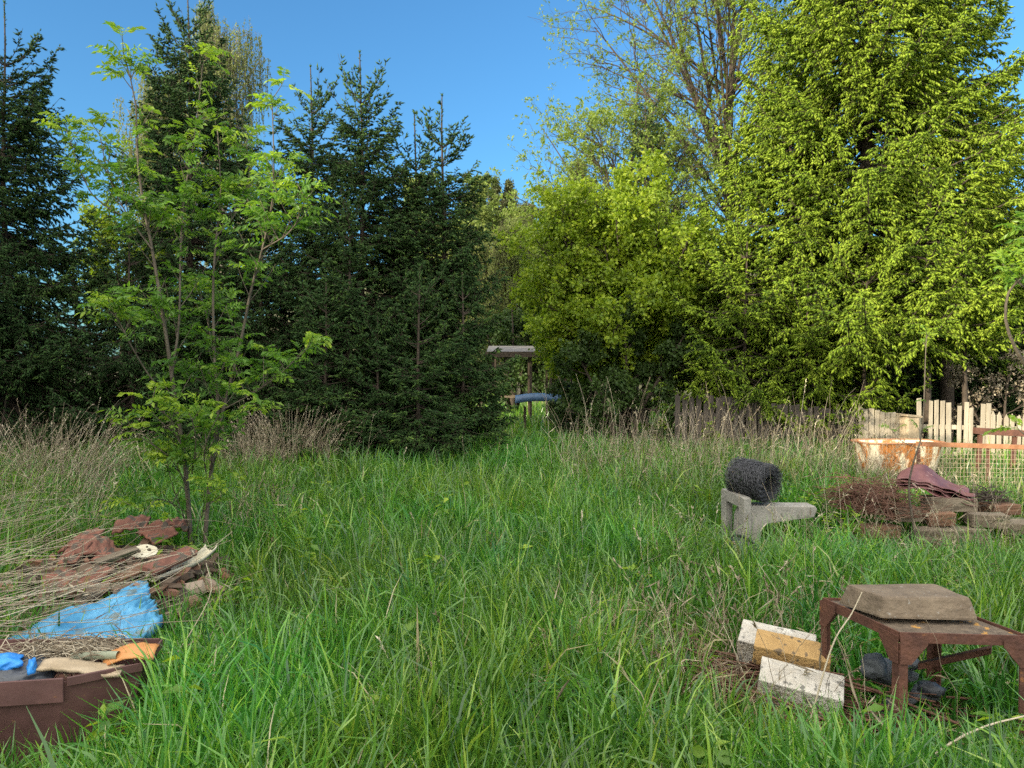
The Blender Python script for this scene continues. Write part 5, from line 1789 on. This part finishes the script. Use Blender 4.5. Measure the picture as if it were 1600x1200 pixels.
def clump(px, Y, n, rad, h, label, group, lean=.22, heads=.8, depth=None):
    x0 = (px - 800) / FPX * Y
    acc = Acc()
    x = x0 + rng.normal(0, rad, n); y = Y + rng.normal(0, depth or rad * .7, n)
    az = np.arctan2(y - Y, x - x0) + rng.normal(0, .6, n)
    stalks(acc, x, y, h * rng.uniform(.6, 1.1, n), np.abs(rng.normal(lean, .14, n)), az, heads, .9, .0024)
    o = acc.build("dry_grass_clump", M['dry'])
    tag(o, label, 'dry grass', group)


GC = 'clumps of dead grass standing in the meadow'
clump(450, 11.2, 330, .33, 1.12, 'tall feathery clump of straw coloured dead grass right of the ash sapling', GC)
clump(395, 11.0, 160, .25, .9, 'smaller clump of dead grass half behind the ash sapling', GC)
clump(50, 10.2, 150, .45, 1.15, 'wide tangled clump of dead stalks before the spruce at the left edge', GC, lean=.5)
clump(-10, 8.6, 110, .4, 1.2, 'dead stalk clump cut by the left picture edge', GC, lean=.45)
clump(105, 9.6, 120, .22, 1.0, 'narrow clump of dead stalks leaning right near the left edge', GC, lean=.5)


def dry_field():
    acc = Acc()
    # band at the right back
    n = 1050
    y = rng.uniform(8.6, 12.9, n); px = rng.uniform(840, 1400, n)
    x = (px - 800) / FPX * y
    k = (rng.uniform(0, 1, n) < sst(840, 960, px)) & density_keep(x, y)
    x, y = x[k], y[k]
    stalks(acc, x, y, rng.uniform(.45, 1.15, len(x)), np.abs(rng.normal(.2, .2, len(x))), rng.normal(.2, 1.6, len(x)), .3, .8, .0022)
    # tall single stalks
    n = 46
    px = rng.uniform(850, 1320, n); y = rng.uniform(9.0, 11.8, n); x = (px - 800) / FPX * y
    stalks(acc, x, y, rng.uniform(1.0, 1.6, n), np.abs(rng.normal(.12, .14, n)), rng.uniform(-1, 1, n) + np.where(rng.uniform(0, 1, n) < .3, 3.14, 0), .35, .6, .0034)
    # near the objects on the right
    for (a, b, ya, yb, m, hh) in ((1290, 1600, 6.2, 6.9, 85, .75), (1010, 1330, 3.3, 4.6, 240, .5), (1230, 1600, 4.4, 6.0, 120, .55), (1000, 1200, 4.6, 6.4, 90, .5), (1180, 1330, 6.0, 6.8, 22, .8), (1350, 1600, 8.2, 9.2, 200, .6), (1310, 1480, 9.0, 10.0, 170, .8), (1330, 1600, 2.6, 3.6, 16, .6), (350, 450, 6.8, 8.6, 160, .55), (870, 1000, 3.4, 4.4, 20, .5)):
        px = rng.uniform(a, b, m); y = rng.uniform(ya, yb, m); x = (px - 800) / FPX * y
        k = ~inside(x, y, 1.72, 3.27, .36, .33, -.08) & ~inside(x, y, 4.0, 7.35, 1.05, .3)
        x, y = x[k], y[k]
        stalks(acc, x, y, hh * rng.uniform(.6, 1.25, len(x)), np.abs(rng.normal(.32, .28, len(x))), rng.uniform(0, 6.28, len(x)), .25, .7, .0018)
    # left edge thicket of leaning stalks
    n = 220
    y = rng.uniform(5.0, 10, n); px = rng.uniform(-80, 190, n) * (1 - .25 * rng.uniform(0, 1, n)); x = (px - 800) / FPX * y
    k = density_keep(x, y); x, y = x[k], y[k]
    stalks(acc, x, y, rng.uniform(.6, 1.35, len(x)), np.abs(rng.normal(.5, .3, len(x))), rng.normal(.4, 1.0, len(x)), .25, .5, .0022)
    # scattered over the meadow
    n = 130
    y = rng.uniform(2.6, 11, n); x = rng.uniform(-.66, .66, n) * y
    k = density_keep(x, y); x, y = x[k], y[k]
    stalks(acc, x, y, rng.uniform(.35, .8, len(x)), np.abs(rng.normal(.4, .3, len(x))), rng.uniform(0, 6.28, len(x)), .3, .6, .0016)
    o = acc.build("dry_grass", M['dry'])
    tag(o, 'dead straw coloured grass stalks', 'dry grass', kind='stuff')
    # flattened reeds on the left, all lying from the lower left up to the right
    acc = Acc()
    n = 210
    px = rng.uniform(-460, 0, n); yy = rng.uniform(800, 1030, n)
    A = np.array([on_z(a, b, .26 + .10 * rng.random()) for a, b in zip(px, yy)])
    L = rng.uniform(.7, 1.6, n)
    a = rng.normal(.70, .34, n)
    u = np.linspace(0, 1, 8)
    rise = rng.normal(.10, .10, n)
    X = A[:, 0:1] + (np.cos(a) * L)[:, None] * u
    Y = A[:, 1:2] + (np.sin(a) * L)[:, None] * u
    Z = A[:, 2:3] + (rise * L)[:, None] * u + rng.normal(0, .09, (n, 1)) * np.sin(u * 3.1) + rng.normal(0, .03, (n, 1)) * np.sin(u * 8) + .03
    k = ~((A[:, 1] < 3.55) & (A[:, 0] > -2.5))
    X, Y, Z = X[k], Y[k], np.maximum(Z[k], .05)
    tubes(acc, np.stack([X, Y, Z], -1), (rng.uniform(.0014, .0030, len(X)))[:, None] * (1 - .5 * u)[None], 4, rng.uniform(.2, 1, len(X)))
    o = acc.build("fallen_reeds", M['dry'])
    tag(o, 'pale fallen reed stalks lying over the rubble at the left', 'reeds', kind='stuff')


dry_field()


# pale bent single stems close to the camera
def near_stems():
    ss = [([(255, 1090), (262, 1045), (300, 985), (330, 925), (322, 880)], 3.6, 'pale bent stem rising from the grass right of the trough'),
          ([(1420, 1215), (1480, 1165), (1540, 1135), (1605, 1118)], 2.7, 'thick pale stem arching in from the lower right corner'),
          ([(1265, 1130), (1300, 1010), (1330, 960), (1347, 925)], 3.05, 'thin pale stem leaning beside the left leg of the iron table')]
    for i, (pp, Y, lab) in enumerate(ss):
        acc = Acc()
        P = smooth_line([np.array(at(a, b, Y)) for a, b in pp], 14)
        tubes(acc, P[None], np.linspace(.0055, .003, 14)[None] * (1.0 if i == 1 else .7), 6, .9)
        o = acc.build("dead_stem", M['dry'])
        tag(o, lab, 'stem')


near_stems()


# broad-leaved weeds near the right foreground and at the heap
def weeds():
    acc = Acc()
    spots = [(1.95, 2.85), (1.85, 2.75), (2.1, 2.9), (-1.45, 2.85), (-1.3, 3.0), (.5, 2.6), (-2.95, 6.6), (-2.6, 6.0), (3.1, 7.0), (4.75, 6.9), (2.9, 6.9), (-.6, 2.7), (-3.3, 6.2)]
    for _ in range(26):
        q = rng.uniform(2.4, 9); spots.append((rng.uniform(-.6, .6) * q, q))
    spots = [p for p in spots if not (.75 < p[0] < 2.1 and 2.9 < p[1] < 4.1)]
    for (a, b) in spots:
        n = 5
        x = a + rng.normal(0, .07, n); y = b + rng.normal(0, .07, n)
        hh = rng.uniform(.22, .46, n)
        top = np.stack([x + rng.normal(0, .07, n), y + rng.normal(0, .07, n), hh], -1)
        P = np.stack([np.stack([x, y, np.zeros(n)], -1), (np.stack([x, y, np.zeros(n)], -1) + top) / 2 + rng.normal(0, .01, (n, 3)), top], 1)
        tubes(acc, P, np.full((n, 3), .003), 4)
        idx = np.repeat(np.arange(n), 14)
        p, g = interp(P, idx, rng.uniform(.3, 1, len(idx)))
        az = rng.uniform(0, 6.28, len(idx))
        d = np.stack([np.cos(az), np.sin(az), rng.uniform(-.1, .6, len(idx))], -1)
        leaves(acc, rng, p, d, rng.uniform(.05, .11, len(idx)), .45, .3, None, .7)
    o = acc.build("weeds", M['leaf_ash'])
    tag(o, 'low broad leaved weeds among the grass', 'weeds', kind='stuff')


weeds()
